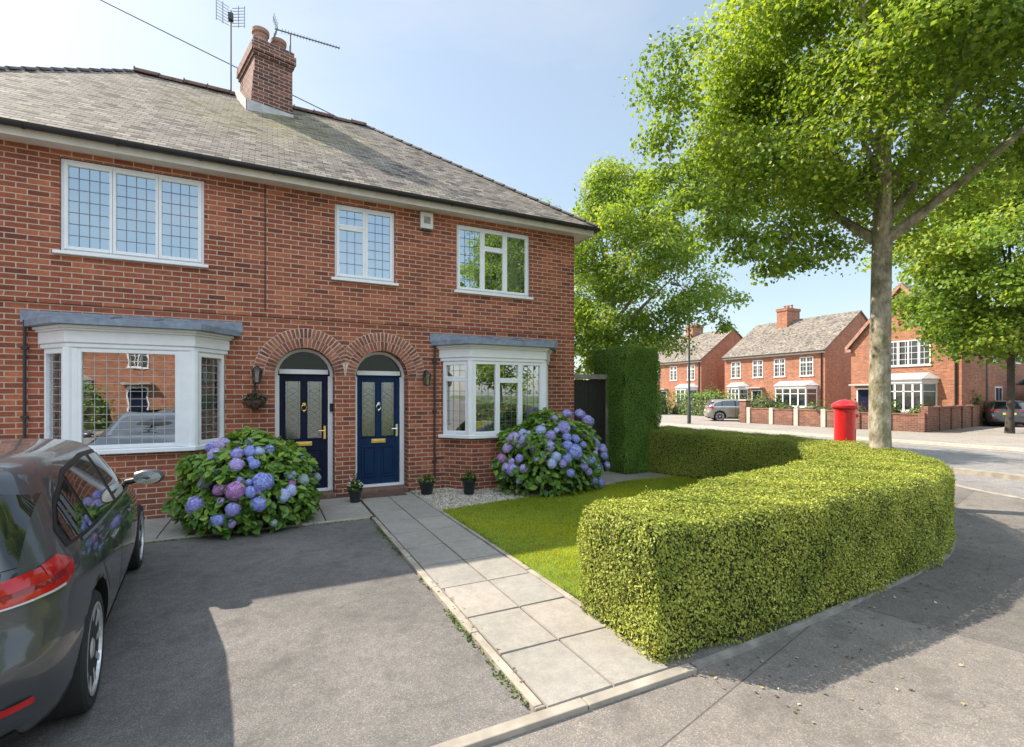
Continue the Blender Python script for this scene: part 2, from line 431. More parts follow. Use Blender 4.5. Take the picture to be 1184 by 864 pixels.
# ------------------------------------------------------------------ foliage makers
LEAF_T = {  # template outline (x across, y along), z crease
    'oval': np.array([(0, 0, 0), (.30, .35, .09), (.24, .72, .08), (0, 1, -.05), (-.24, .72, .08), (-.30, .35, .09)]),
    'rhomb': np.array([(0, 0, 0), (.34, .5, .1), (0, 1, 0), (-.34, .5, .1)]),
    'blade': np.array([(-.05, 0, 0), (.05, 0, 0), (.02, .6, .1), (0, 1, .28)]),
    'maple': np.array([(0, 0, 0), (.30, .06, .06), (.36, .32, .04), (.54, .60, .12), (.30, .68, .03), (0, 1.0, -.10), (-.30, .68, .03), (-.54, .60, .12), (-.36, .32, .04), (-.30, .06, .06)]),
}
FAN = {'oval': [(0, 1, 2, 3), (0, 3, 4, 5)], 'rhomb': [(0, 1, 2), (0, 2, 3)], 'blade': [(0, 1, 2, 3)],
       'maple': [(0, 1, 2), (0, 2, 4), (2, 3, 4), (0, 4, 5), (0, 5, 6), (0, 6, 8), (6, 7, 8), (0, 8, 9)]}

def unit(a):
    return a / np.maximum(np.linalg.norm(a, axis=-1, keepdims=True), 1e-9)

def leaf_arrays(P, Nrm, size, kind, droop=None):
    """P (n,3) base points, Nrm (n,3) face normals; a random direction in the leaf plane (biased to droop)"""
    n = len(P); T = LEAF_T[kind]; k = len(T)
    Nrm = unit(Nrm)
    d = rng.normal(size=(n, 3))
    if droop is not None: d = d * .8 + droop
    Y = unit(d - Nrm * np.sum(d * Nrm, axis=1, keepdims=True))
    X = np.cross(Y, Nrm)
    s = np.broadcast_to(np.asarray(size), (n,))[:, None, None]
    V = P[:, None, :] + s * (T[None, :, 0:1] * X[:, None, :] + (T[None, :, 1:2] - .4) * Y[:, None, :] + T[None, :, 2:3] * Nrm[:, None, :])
    base = (np.arange(n) * k)[:, None]
    byk = {}
    for q in FAN[kind]:
        byk.setdefault(len(q), []).append(base + np.array(q)[None, :])
    F = [np.concatenate(v) for v in byk.values()]
    return V.reshape(-1, 3), F, k

def cat_leaves(parts):
    """parts: list of (V, Flist, tint, mat) -> merged"""
    off = 0; Vs = []; F = {}; T = []; 
    for V, Fl, ti, mi in parts:
        Vs.append(V); T.append(ti)
        for f in Fl:
            F.setdefault(f.shape[1], []).append((f + off, mi))
        off += len(V)
    fl = []; mi = []
    for k, lst in F.items():
        fl.append(np.concatenate([a for a, _ in lst])); mi.append(np.concatenate([np.full(len(a), m) for a, m in lst]))
    return np.concatenate(Vs), fl, np.concatenate(T), np.concatenate(mi)

def sph(n):
    return unit(rng.normal(size=(n, 3)))

def clump_crown(name, clumps, per, leaf, kind, mat, parent, up=.6, tint_by=None, spread=1.0):
    """clumps: (x,y,z,r). Leaves sit in flattened sprays through each clump; tops are a little yellower."""
    parts = []
    for (x, y, z, r, tb) in clumps:
        n = max(6, int(per * (r ** 2) * (1.9 if r < .5 else 1)))
        # several flattened sprays inside the clump
        ns = max(3, int(5 * r + 2))
        sc = sph(ns) * (rng.random((ns, 1)) ** .4) * r * .8
        sc[:, 2] *= .75
        idx = rng.integers(0, ns, n)
        dv = np.clip(rng.normal(size=(n, 3)), -1.9, 1.9) * np.array([.36, .36, .17]) * r * spread
        P = sc[idx] + dv
        # sprays droop away from the centre
        P[:, 2] -= .22 * np.hypot(P[:, 0], P[:, 1]) ** 2 / max(r, .3)
        C = np.array([x, y, z])
        Nr = unit(P + 1e-6) * .6 + np.array([0, 0, up]) + rng.normal(size=(n, 3)) * .45
        s = leaf * (.65 + .6 * rng.random(n))
        V, F, k = leaf_arrays(P + C, Nr, s, kind, droop=np.array([0, 0, -.5]))
        ti = np.clip(tb + rng.normal(size=n) * .16 + .10 * (rng.random(ns)[idx] - .5), 0, 1)
        parts.append((V, F, np.repeat(ti, k), 0))
    V, F, T, mi = cat_leaves(parts)
    return np_mesh(name, V, F, T, [mat], mi, parent)

def limb(mb, a, b, r0, r1, n=7, bend=.12, seg=5):
    a = Vector(a); b = Vector(b); L = (b - a).length
    side = Vector((random.uniform(-1, 1), random.uniform(-1, 1), random.uniform(-.2, .8))) * L * bend
    pts = []; rs = []
    for i in range(seg + 1):
        u = i / seg
        pts.append(a.lerp(b, u) + side * math.sin(math.pi * u)); rs.append(r0 + (r1 - r0) * u)
    mb.tube(pts, rs, n)
    return pts

# ------------------------------------------------------------------ world, light, camera
SUN = Vector((-.71, .715, 1.0)).normalized()        # towards the sun
def setup_world():
    w = bpy.data.worlds.new('World'); scn.world = w; w.use_nodes = True
    t = w.node_tree; t.nodes.clear()
    out = t.nodes.new('ShaderNodeOutputWorld'); bg = t.nodes.new('ShaderNodeBackground')
    sky = t.nodes.new('ShaderNodeTexSky'); sky.sky_type = 'NISHITA'; sky.sun_disc = False
    el = math.asin(SUN.z); az = math.atan2(SUN.x, SUN.y)
    sky.sun_elevation = el; sky.sun_rotation = az
    sky.altitude = 50; sky.air_density = 1.0; sky.dust_density = 1.2; sky.ozone_density = 1.0
    # thin high cloud, on the sky's own directions
    g = t.nodes.new('ShaderNodeTexCoord').outputs['Generated']
    mp = t.nodes.new('ShaderNodeMapping'); t.links.new(g, mp.inputs['Vector']); mp.inputs['Scale'].default_value = (1., 1., 3.0)
    n = noise(t, 2.1, mp.outputs[0], 7, .58)
    f = rng_map(t, n, .46, .74, 0., .8)
    sep = t.nodes.new('ShaderNodeSeparateXYZ'); t.links.new(g, sep.inputs[0])
    # more cloud to the north-west (over the house), thin elsewhere
    k = rng_map(t, sep.outputs[0], -.55, .25, 1.3, .32)
    mm = N(t, 'ShaderNodeMath', operation='MULTIPLY', use_clamp=True); t.links.new(f, mm.inputs[0]); t.links.new(k, mm.inputs[1])
    skc = mixc(t, mixc(t, sky.outputs[0], (1.04, 1.0, .93), 1., 'MULTIPLY'), (2.95, 3.5, 3.9), .40)
    c = mixc(t, skc, (3.8, 3.9, 4.05), mm.outputs[0])
    # unseen bright cloud added high in the south, to fill the shaded front
    dt = N(t, 'ShaderNodeVectorMath', operation='DOT_PRODUCT'); t.links.new(g, dt.inputs[0]); dt.inputs[1].default_value = (.05, -.86, .51)
    ua = N(t, 'ShaderNodeMath', operation='MULTIPLY', use_clamp=True)
    t.links.new(rng_map(t, dt.outputs['Value'], .52, .80, 0., 1.), ua.inputs[0]); t.links.new(rng_map(t, sep.outputs[2], .42, .52, 0., 1.), ua.inputs[1])
    up = ua.outputs[0]
    brk = rng_map(t, noise(t, 3.2, mp.outputs[0], 5, .55), .30, .55, .45, 1.)
    m2 = N(t, 'ShaderNodeMath', operation='MULTIPLY', use_clamp=True); t.links.new(up, m2.inputs[0]); t.links.new(brk, m2.inputs[1])
    c = mixc(t, c, (8.6, 10.0, 11.8), m2.outputs[0])
    t.links.new(c, bg.inputs[0]); bg.inputs[1].default_value = .12
    t.links.new(bg.outputs[0], out.inputs[0])
    L = bpy.data.lights.new('sun', 'SUN'); L.energy = 4.4; L.angle = R(.55); L.color = (1., .90, .77)
    o = bpy.data.objects.new('sun', L); link(o)
    o.rotation_euler = SUN.to_track_quat('Z', 'Y').to_euler()
    o.location = (0, 0, 30)

def setup_camera():
    c = bpy.data.cameras.new('camera'); o = bpy.data.objects.new('camera', c); link(o)
    c.sensor_width = 36; c.lens = 570 / 1184 * 36; c.shift_y = 25 / 1184
    c.clip_start = .05; c.clip_end = 3000
    o.location = (0, -8.6, 1.7); o.rotation_euler = (R(90), 0, -math.atan2(.4447, .8957))
    scn.camera = o
setup_world(); setup_camera()
vs = scn.view_settings
vs.view_transform = 'Standard'; vs.look = 'None'; vs.gamma = 1; vs.exposure = 1.08
try: vs.use_curve_mapping = False
except Exception: pass
scn.cycles.max_bounces = 8; scn.cycles.transparent_max_bounces = 16
scn.cycles.diffuse_bounces = 4; scn.cycles.glossy_bounces = 4
scn.cycles.use_denoising = True
scn.cycles.sample_clamp_indirect = 6

#==PARTS==
# ------------------------------------------------------------------ setting
def sheet(name, pts, z, m, thick=0.0, kind='structure'):
    mb = MB()
    if thick: mb.prism(pts, z - thick, z, bottom=False)
    else: mb.poly([(x, y, z) for x, y in pts])
    o = mb.build(name, m); o['kind'] = kind
    return o

def smooth_path(pts, n=8):
    P = [Vector((p[0], p[1], p[2] if len(p) > 2 else 0)) for p in pts]; out = []
    for i in range(len(P) - 1):
        p0 = P[max(i - 1, 0)]; p1 = P[i]; p2 = P[i + 1]; p3 = P[min(i + 2, len(P) - 1)]
        for k in range(n):
            u = k / n
            out.append(.5 * ((2 * p1) + (p2 - p0) * u + (2 * p0 - 5 * p1 + 4 * p2 - p3) * u * u + (3 * p1 - p0 - 3 * p2 + p3) * u ** 3))
    out.append(P[-1]); return out

def ribbon(mb, path, w0, w1, z0, z1, m=0):
    """solid strip along a path, from w0 to w1 to the left of travel"""
    n = len(path); L = []; Q = []
    for i, p in enumerate(path):
        d = (path[min(i + 1, n - 1)] - path[max(i - 1, 0)]); d.z = 0; d.normalize()
        nn = Vector((-d.y, d.x, 0)); L.append(p + nn * w0); Q.append(p + nn * w1)
    for i in range(n - 1):
        a, b, c, d = L[i], L[i + 1], Q[i + 1], Q[i]
        top = lambda p: (p.x, p.y, z1); bot = lambda p: (p.x, p.y, z0)
        mb.poly([top(a), top(b), top(c), top(d)], m)
        mb.poly([bot(a), bot(b), top(b), top(a)], m); mb.poly([top(d), top(c), bot(c), bot(d)], m)
    for i, k in ((0, 0), (n - 1, 1)):
        a, d = L[i], Q[i]
        q = [(a.x, a.y, z0), (a.x, a.y, z1), (d.x, d.y, z1), (d.x, d.y, z0)]
        mb.poly(q if k else q[::-1], m)

sheet('ground', [(-900, -900), (900, -900), (900, 900), (-900, 900)], -.16, M['earth'])
sheet('road', [(-200, -20.0), (200, -20.0), (200, -12.0), (22.4, -12.0), (22.4, 250), (2, 250), (2, -12.0), (-200, -12.0)], -.10, M['road'])
KERB = [(-200, -12.8), (-30, -12.8), (0, -12.6), (5, -12.0), (8.2, -10.4), (9.9, -8.2), (10.6, -6.4), (11.05, -5.1), (11.5, -4.1), (12.5, -2.9), (13.5, -1.7), (14.1, -.2), (14.3, 2.5), (14.3, 12), (14.3, 250)]
kp = smooth_path(KERB, 6)
sheet('pavement', [(p.x, p.y) for p in kp] + [(-200, 250)], 0.0, M['pave'], .15)
mb = MB(); ribbon(mb, kp, -.13, 0.0, -.15, .006); o = mb.build('kerb', M['kerb']); o['kind'] = 'structure'
# far side of the side road
FAR = [(150, -12.2), (150, 200), (21.7, 200), (21.7, -6), (23.5, -9.8), (28, -12.0)]
sheet('pavement_far', FAR, 0.0, M['farpave'], .15)
mb = MB(); ribbon(mb, smooth_path([(21.7, 200), (21.7, 60), (21.7, -6), (23.5, -9.8), (28, -12.0), (150, -12.2)], 5), -.13, 0., -.15, .006)
o = mb.build('kerb_far', M['conc']); o['kind'] = 'structure'
sheet('pavement_opposite', [(-200, -24), (200, -24), (200, -20), (-200, -20)], 0.0, M['farpave'], .15)
# plot
sheet('garden_soil', [(2.1, -5.6), (5.5, -5.9), (8.6, -4.4), (8.9, -2), (8.4, 1.2), (2.1, 1.2)], .010, M['soil'])
sheet('driveway', [(-14, -6.36), (1.25, -6.36), (1.25, -1.72), (-14, -1.72)], .014, M['asphalt'])
sheet('lawn', [(2.28, -5.5), (5.0, -5.2), (7.6, -3.6), (7.6, -.7), (6.7, -.9), (5.4, -1.25), (3.66, -1.5), (2.28, -1.72)], .022, M['lawn'])
# gravel bed
sheet('gravel_bed', [(2.28, -.02), (2.28, -1.72), (3.66, -1.5), (5.4, -1.25), (6.0, -1.1), (6.0, -.02)], .016, M['stone'])

# path of square slabs: two columns, each slab its own block in one sheet
def slabs(name, rects, z, gap=.011):
    V = []; F = []; T = []
    for (x0, x1, y0, y1) in rects:
        g = gap / 2; dz = random.uniform(-.0012, .0012); i = len(V); t = random.random()
        tx, ty = random.uniform(-.0014, .0014), random.uniform(-.0014, .0014)
        for (x, y, zz) in ((x0+g, y0+g, 0), (x1-g, y0+g, 0), (x1-g, y1-g, 0), (x0+g, y1-g, 0)):
            V.append((x, y, z - .02)); T.append(t)
        for k, (x, y) in enumerate(((x0+g+.004, y0+g+.004), (x1-g-.004, y0+g+.004), (x1-g-.004, y1-g-.004), (x0+g+.004, y1-g-.004))):
            V.append((x, y, z + dz + (tx if k in (1, 2) else -tx) + (ty if k > 1 else -ty))); T.append(t)
        F += [(i+4, i+5, i+6, i+7), (i, i+1, i+5, i+4), (i+1, i+2, i+6, i+5), (i+2, i+3, i+7, i+6), (i+3, i, i+4, i+7)]
    o = np_mesh(name, np.array(V), np.array(F), np.array(T), [M['slab']]); o['kind'] = 'structure'
    return o
ys = [-6.322, -5.72, -5.14, -4.52, -3.9, -3.28, -2.66, -2.04, -1.42, -.80, -.18]
rects = []
for i in range(len(ys) - 1):
    rects.append((1.342, 1.785, ys[i], ys[i + 1])); rects.append((1.785, 2.215, ys[i], ys[i + 1]))
slabs('path', rects, .030)
sheet('path_bed', [(1.34, -6.3), (2.22, -6.3), (2.22, 0), (1.34, 0)], .018, M['soil'])
rects = []
x = -5.5
while x < 1.3:
    rects += [(x, min(x + .62, 1.34), -1.62, -.90), (x, min(x + .62, 1.34), -.90, -.16)]; x += .62
x = 5.75
while x < 7.0:
    rects += [(x, x + .6, -.98, -.40), (x, x + .6, -.40, .18)]; x += .6
slabs('paving', rects, .028)
sheet('paving_bed', [(-4.95, -1.7), (1.335, -1.7), (1.335, 0.), (-4.95, 0.)], .018, M['soil'])
mb = MB()
def edging(mb, a, b, w, z1, m=0, seg=.915):
    a = Vector((*a, 0)); b = Vector((*b, 0)); L = (b - a).length; d = (b - a) / L; nn = Vector((-d.y, d.x, 0)); u = 0
    while u < L - .01:
        v = min(u + seg, L); p = a + d * (u + .004); q = a + d * (v - .004); off = nn * (w / 2 + random.uniform(-.003, .003)); dz = random.uniform(-.004, .004)
        mb.prism([((p - off).x, (p - off).y), ((q - off).x, (q - off).y), ((q + off).x, (q + off).y), ((p + off).x, (p + off).y)], -.02, z1 + dz, m, bottom=False)
        u = v
edging(mb, (1.305, -1.72), (1.305, -6.32), .058, .034)
edging(mb, (2.245, -1.7), (2.245, -5.6), .045, .036)
edging(mb, (2.245, -1.68), (2.245, -.1), .045, .034)
edging(mb, (-14, -6.365), (2.36, -6.365), .075, .032)
edging(mb, (-4.95, -1.68), (1.26, -1.68), .07, .036)
o = mb.build('path_kerb', M['kerb'], bevel=.006); o['kind'] = 'structure'
# hedge foot edging
mb = MB()
hb = smooth_path([(2.37, -6.36), (3.4, -6.31), (4.56, -6.21), (5.6, -6.10), (6.5, -5.96), (7.5, -5.58), (8.35, -5.0), (8.92, -4.1), (9.02, -2.6), (8.8, -.5)], 8)
ribbon(mb, hb, -.022, .022, -.02, .030)
o = mb.build('hedge_kerb', M['kerb_dark']); o['kind'] = 'structure'
# worn white line on the side road
mb = MB(); mb.poly([(20.9, -40, -.096), (21.0, -40, -.096), (21.0, 60, -.096), (20.9, 60, -.096)])
o = mb.build('road_marking', M['conc']); o['kind'] = 'structure'

# gravel pebbles, grass blades, fallen petals: stuff
def pebbles(name, region, n, z, size, mat, label):
    xs = []; 
    while len(xs) < n:
        x = rng.uniform(2.28, 6.3); y = rng.uniform(-2.1, -.05)
        if region(x, y): xs.append((x, y))
    P = np.array(xs); n = len(P)
    T = np.array([(1,0,0),(0,1,0),(-1,0,0),(0,-1,0),(0,0,.8)], float)
    s = size * (.5 + rng.random(n)); a = rng.random(n) * 6.28
    ca, sa = np.cos(a)[:, None], np.sin(a)[:, None]
    V = np.stack([(T[None, :, 0] * ca - T[None, :, 1] * sa * .7) * s[:, None] + P[:, :1], (T[None, :, 0] * sa + T[None, :, 1] * ca * .7) * s[:, None] + P[:, 1:], T[None, :, 2] * s[:, None] + z + 0 * ca], -1).reshape(-1, 3)
    b = (np.arange(n) * 5)[:, None]
    F = np.concatenate([b + np.array([[i, (i + 1) % 4, 4]]) for i in range(4)])
    o = np_mesh(name, V, F, np.repeat(rng.random(n), 5), [mat])
    return tag(o, label, 'gravel', kind='stuff')
M['pebble'] = leaf_mat('gravel_pebbles', [(0., (.18, .16, .13)), (.5, (.42, .375, .30)), (1., (.64, .58, .47))], 0., .8)
pebbles('gravel', lambda x, y: y < -.02 and y > -1.70 + (x - 2.28) * .155 and x < 5.9, 11000, .018, .013, M['pebble'], 'pale gravel strip between the brick front and the lawn')

def in_poly(x, y, poly):
    c = np.zeros(len(x), bool); j = len(poly) - 1
    for i in range(len(poly)):
        xi, yi = poly[i]; xj, yj = poly[j]
        c ^= ((yi > y) != (yj > y)) & (x < (xj - xi) * (y - yi) / (yj - yi + 1e-12) + xi); j = i
    return c
LAWN = [(2.26, -5.6), (5.0, -5.3), (7.7, -3.7), (7.7, -.66), (6.7, -.85), (5.4, -1.20), (3.66, -1.46), (2.26, -1.68)]
def grass():
    n = 190000
    x = rng.uniform(2.26, 7.8, n); y = rng.uniform(-5.6, -.6, n)
    k = in_poly(x, y, LAWN); x, y = x[k], y[k]; n = len(x)
    P = np.stack([x, y, np.full(n, .020)], -1)
    h = .026 * (.5 + .7 * rng.random(n)) * (1 + .25 * np.sin(x * 3.1 + y * 1.7) * np.sin(y * 2.3))
    lean = rng.normal(size=(n, 2)) * .55
    a = rng.random(n) * 6.28; w = .0032
    V = np.empty((n, 3, 3))
    V[:, 0] = P + np.stack([np.cos(a) * w, np.sin(a) * w, 0 * a], -1); V[:, 1] = P - np.stack([np.cos(a) * w, np.sin(a) * w, 0 * a], -1)
    V[:, 2] = P + np.stack([lean[:, 0] * h, lean[:, 1] * h, h], -1)
    F = np.arange(n * 3).reshape(n, 3)
    ti = np.clip(.5 + rng.normal(size=n) * .2 + .15 * np.sin(x * 2 + 1.3 * y), 0, 1)
    o = np_mesh('grass', V.reshape(-1, 3), F, np.repeat(ti, 3), [M['grass']])
    tag(o, 'short mown front lawn beside the slab path', 'grass', kind='stuff')
grass()
def litter():
    n = 420
    u = rng.random(n); i = (u * (len(hb) - 2)).astype(int)
    P = np.array([[hb[k].x, hb[k].y, 0] for k in i]); 
    off = np.abs(rng.normal(size=n)) * .35 + .06
    P[:, 0] += off * np.where(P[:, 0] > 7.5, .8, .15) + rng.normal(size=n) * .06; P[:, 1] -= off
    P[:, 2] = .006
    m = 60
    Q = np.stack([rng.uniform(1.28, 1.38, m), rng.uniform(-6.3, -2, m), np.full(m, .038)], -1)
    P = np.concatenate([P, Q]); n = len(P)
    V, F, k = leaf_arrays(P, np.array([0, 0, 1.]) + rng.normal(size=(n, 3)) * .25, .012 + .022 * rng.random(n), 'rhomb')
    V[:, 2] = np.maximum(V[:, 2], .004)
    m2 = leaf_mat('fallen_leaves', [(0., (.10, .06, .03)), (.6, (.22, .17, .08)), (.9, (.40, .33, .2)), (1., (.65, .6, .5))], .1)
    o = np_mesh('fallen_leaves', V, F, np.repeat(rng.random(n) ** 1.3, k), [m2])
    tag(o, 'dry fallen leaves scattered along the foot of the curved hedge', 'leaves', kind='stuff')
litter()
def edge_weeds():
    P = []
    for _ in range(2600):
        r = random.random()
        if r < .5: P.append((1.255 + random.gauss(0, .018), random.uniform(-6.3, -1.75), .018))
        elif r < .8: P.append((2.275 + random.gauss(0, .02), random.uniform(-5.6, -1.8), .03))
        else: P.append((random.uniform(-1.5, 1.25), -1.725 + random.gauss(0, .012), .018))
    P = np.array(P); n = len(P)
    k = (np.sin(P[:, 1] * 7) + np.sin(P[:, 1] * 2.3 + P[:, 0]) + rng.normal(size=n) * .6) > .3
    P = P[k]; n = len(P)
    V, F, kk = leaf_arrays(P, np.array([0, 0, .8]) + rng.normal(size=(n, 3)) * .6, .014 + .018 * rng.random(n), 'rhomb')
    o = np_mesh('edge_weeds', V, F, np.repeat(np.clip(rng.normal(size=n) * .2 + .4, 0, 1), kk), [M['shrub']])
    tag(o, 'small weeds and moss growing along the path edging', 'weeds', kind='stuff')
edge_weeds()
# ------------------------------------------------------------------ the brick house
HX0, HX1, HD = -4.80, 5.71, 7.3
house = empty('brick_house', (0, 0, 0), 0, 'red brick semi-detached pair with twin arched doorways and grey hipped roof behind the driveway', 'house')

UPW = [(-2.49, -.84, 3.63, 4.89), (1.0, 1.99, 3.64, 4.88), (3.13, 4.66, 3.63, 4.87)]
BAYS = [dict(w0=-2.66, w1=-.56, f0=-2.27, f1=-.92, d=.48), dict(w0=2.84, w1=5.08, f0=3.22, f1=4.72, d=.48)]
DOORS = [dict(x0=.11, x1=1.00), dict(x0=1.33, x1=2.22)]
ZS = 2.02                                          # springing height of the arches
REV = .30                                          # how deep the doors sit

def front_wall():
    mb = MB()
    # rectangles with openings: horizontal cuts
    def row(z0, z1, holes, x0=HX0, x1=HX1):
        x = x0
        for a, b in sorted(holes):
            if a > x: mb.poly([(x, 0, z0), (a, 0, z0), (a, 0, z1), (x, 0, z1)])
            x = b
        if x < x1: mb.poly([(x, 0, z0), (x1, 0, z0), (x1, 0, z1), (x, 0, z1)])
    doors = [(d['x0'], d['x1']) for d in DOORS]
    bays = [(b['w0'] + .03, b['w1'] - .03) for b in BAYS]
    ZB, ZT, ZA = .95, 2.56, 2.50
    row(0, ZB, doors)
    row(ZB, ZS, doors + bays)
    # arch zone ZS..ZA
    row(ZS, ZA, doors + bays)
    row(ZA, ZT, bays)
    for d in DOORS:
        c = (d['x0'] + d['x1']) / 2; r = (d['x1'] - d['x0']) / 2; n = 20
        for k in range(n):
            a0 = math.pi - math.pi * k / n; a1 = math.pi - math.pi * (k + 1) / n
            p = (c + r * math.cos(a0), ZS + r * math.sin(a0)); q = (c + r * math.cos(a1), ZS + r * math.sin(a1))
            mb.poly([(p[0], 0, p[1]), (q[0], 0, q[1]), (q[0], 0, ZA), (p[0], 0, ZA)])
            mb.poly([(p[0], 0, p[1]), (p[0], REV, p[1]), (q[0], REV, q[1]), (q[0], 0, q[1])])
        for x, s in ((d['x0'], 1), (d['x1'], -1)):
            q = [(x, 0, 0), (x, REV, 0), (x, REV, ZS), (x, 0, ZS)]
            mb.poly(q if s < 0 else q[::-1])
    row(ZT, 3.63, [])
    zs = sorted({w[2] for w in UPW} | {w[3] for w in UPW} | {3.63, 5.1})
    for a, b in zip(zs[:-1], zs[1:]):
        row(a, b, [(w[0], w[1]) for w in UPW if w[2] <= a + 1e-6 and w[3] >= b - 1e-6])
    for (x0, x1, z0, z1) in UPW:                     # reveals
        for q in ([(x0, 0, z0), (x0, .1, z0), (x0, .1, z1), (x0, 0, z1)], [(x1, 0, z1), (x1, .1, z1), (x1, .1, z0), (x1, 0, z0)],
                  [(x0, 0, z1), (x0, .1, z1), (x1, .1, z1), (x1, 0, z1)], [(x0, .1, z0), (x0, 0, z0), (x1, 0, z0), (x1, .1, z0)]):
            mb.poly(q)
    # sides and back
    mb.poly([(HX1, 0, 0), (HX1, HD, 0), (HX1, HD, 5.1), (HX1, 0, 5.1)])
    mb.poly([(HX0, HD, 0), (HX0, 0, 0), (HX0, 0, 5.1), (HX0, HD, 5.1)])
    mb.poly([(HX1, HD, 0), (HX0, HD, 0), (HX0, HD, 5.1), (HX1, HD, 5.1)])
    mb.build('wall', M['brick'], house)
front_wall()

# inside: ceiling between the floors and a cross wall, so the glass looks into rooms
mb = MB(); mb.box(HX0 + .02, HX1 - .02, .35, HD - .02, 2.72, 2.86); mb.box(HX0 + .02, HX1 - .02, 3.6, 3.7, .1, 2.7); mb.box(HX0 + .02, HX1 - .02, 3.6, 3.7, 2.9, 5.1)
mb.box(.02, .08, .35, 3.55, .1, 2.7); mb.box(2.45, 2.55, .35, 3.55, .1, 2.7); mb.box(.1, .2, .12, 3.55, 2.9, 5.05); mb.box(2.5, 2.6, .12, 3.55, 2.9, 5.05)
mb.box(HX0 + .02, HX1 - .02, .35, HD - .02, 5.12, 5.16)
mb.build('interior', M['plaster'], house)

# string course and plinth
mb = MB(); mb.box(HX0, HX1 + .022, -.022, .02, 2.925, 3.01); mb.box(HX1, HX1 + .022, .02, HD, 2.925, 3.01)
mb.build('string_course', M['brick'], house)
mb = MB()
def plinth_run(x0, x1):
    mb = MB(); mb.box(x0, x1, -.03, -.0015, .0, .20); mb.build('plinth', M['brick'], house, bevel=.008)
plinth_run(HX0, BAYS[0]['w0'] - .02); plinth_run(BAYS[0]['w1'] + .02, DOORS[0]['x0'] - .03); plinth_run(DOORS[0]['x1'] + .03, DOORS[1]['x0'] - .03); plinth_run(DOORS[1]['x1'] + .03, BAYS[1]['w0'] - .02); plinth_run(BAYS[1]['w1'] + .02, HX1)

# arches of headers in two rings on a mortar bed
def arch(d):
    mb = MB(); c = (d['x0'] + d['x1']) / 2; r = (d['x1'] - d['x0']) / 2
    lim = 1.165
    def ok(x): return x < lim if c < lim else x > lim
    rings = [(r + .004, r + .150, 27), (r + .160, r + .305, 35)]
    for (r0, r1, n) in rings:
        a_lo = -.02
        for k in range(n):
            a0 = math.pi * k / n + .0135; a1 = math.pi * (k + 1) / n - .0135
            am = (a0 + a1) / 2
            r1_ = r1
            if (lim - c) * math.cos(am) > 0: r1_ = min(r1, abs((lim - c) / math.cos(am)) - .006)
            if r1_ < r0 + .035: continue
            y0 = -.016 + random.uniform(-.004, .004)
            pts = [(c + rr * math.cos(a), ZS + rr * math.sin(a)) for rr, a in ((r0, a0), (r1_, a0 + .003), (r1_, a1 - .003), (r0, a1))]
            i = mb.add([(x, y0, z) for x, z in pts] + [(x, .02, z) for x, z in pts])
            m = random.choice((0, 0, 1, 2))
            for q in ((3, 2, 1, 0), (0, 1, 5, 4), (1, 2, 6, 5), (2, 3, 7, 6), (3, 0, 4, 7)):
                mb.f.append([i + a for a in q]); mb.m.append(m)
    n = 40                                            # mortar bed
    for k in range(n):
        a0 = math.pi * k / n; a1 = math.pi * (k + 1) / n
        am = (a0 + a1) / 2; ro_ = r + .312
        if (lim - c) * math.cos(am) > 0: ro_ = min(ro_, abs((lim - c) / math.cos(am)) - .002)
        if ro_ <= r + .004: continue
        pts = [(c + rr * math.cos(a), ZS + rr * math.sin(a)) for rr, a in ((r, a0), (ro_, a0), (ro_, a1), (r, a1))]
        mb.poly([(x, -.006, z) for x, z in pts][::-1], 3)
    return mb.build('arch', [M['arch_a'], M['arch_b'], M['arch_c'], M['mortar']], house)
M['arch_a'] = plain('arch_brick_red', (.25, .085, .055), .88, var=.35, vscale=14, bstr=.5, bscale=70)
M['arch_b'] = plain('arch_brick_orange', (.33, .12, .07), .88, var=.35, vscale=14, bstr=.5, bscale=70)
M['arch_c'] = plain('arch_brick_dark', (.17, .055, .04), .88, var=.35, vscale=14, bstr=.5, bscale=70)
M['step'] = plain('worn_brick_step', (.17, .10, .075), .9, var=.35, vscale=12, bstr=.4)
for d in DOORS: arch(d)

# ---- windows
def bar_frame(mb, o, ux, x0, x1, z0, z1, w, d0, d1, m=0):
    """rectangular frame ring in the plane through o along ux; d0..d1 depth along the outward normal"""
    o = Vector(o); ux = Vector(ux); nrm = Vector((ux.y, -ux.x, 0))
    def blk(a, b, c, d):
        p = [o + ux * xx + nrm * dd + Vector((0, 0, zz)) for zz in (c, d) for xx, dd in ((a, d1), (b, d1), (b, d0), (a, d0))]
        i = mb.add(p)
        for q in ((0, 3, 2, 1), (4, 5, 6, 7), (0, 1, 5, 4), (1, 2, 6, 5), (2, 3, 7, 6), (3, 0, 4, 7)):
            mb.f.append([i + k for k in q]); mb.m.append(m)
    blk(x0, x0 + w, z0, z1); blk(x1 - w, x1, z0, z1); blk(x0 + w, x1 - w, z0, z0 + w); blk(x0 + w, x1 - w, z1 - w, z1)
    return blk

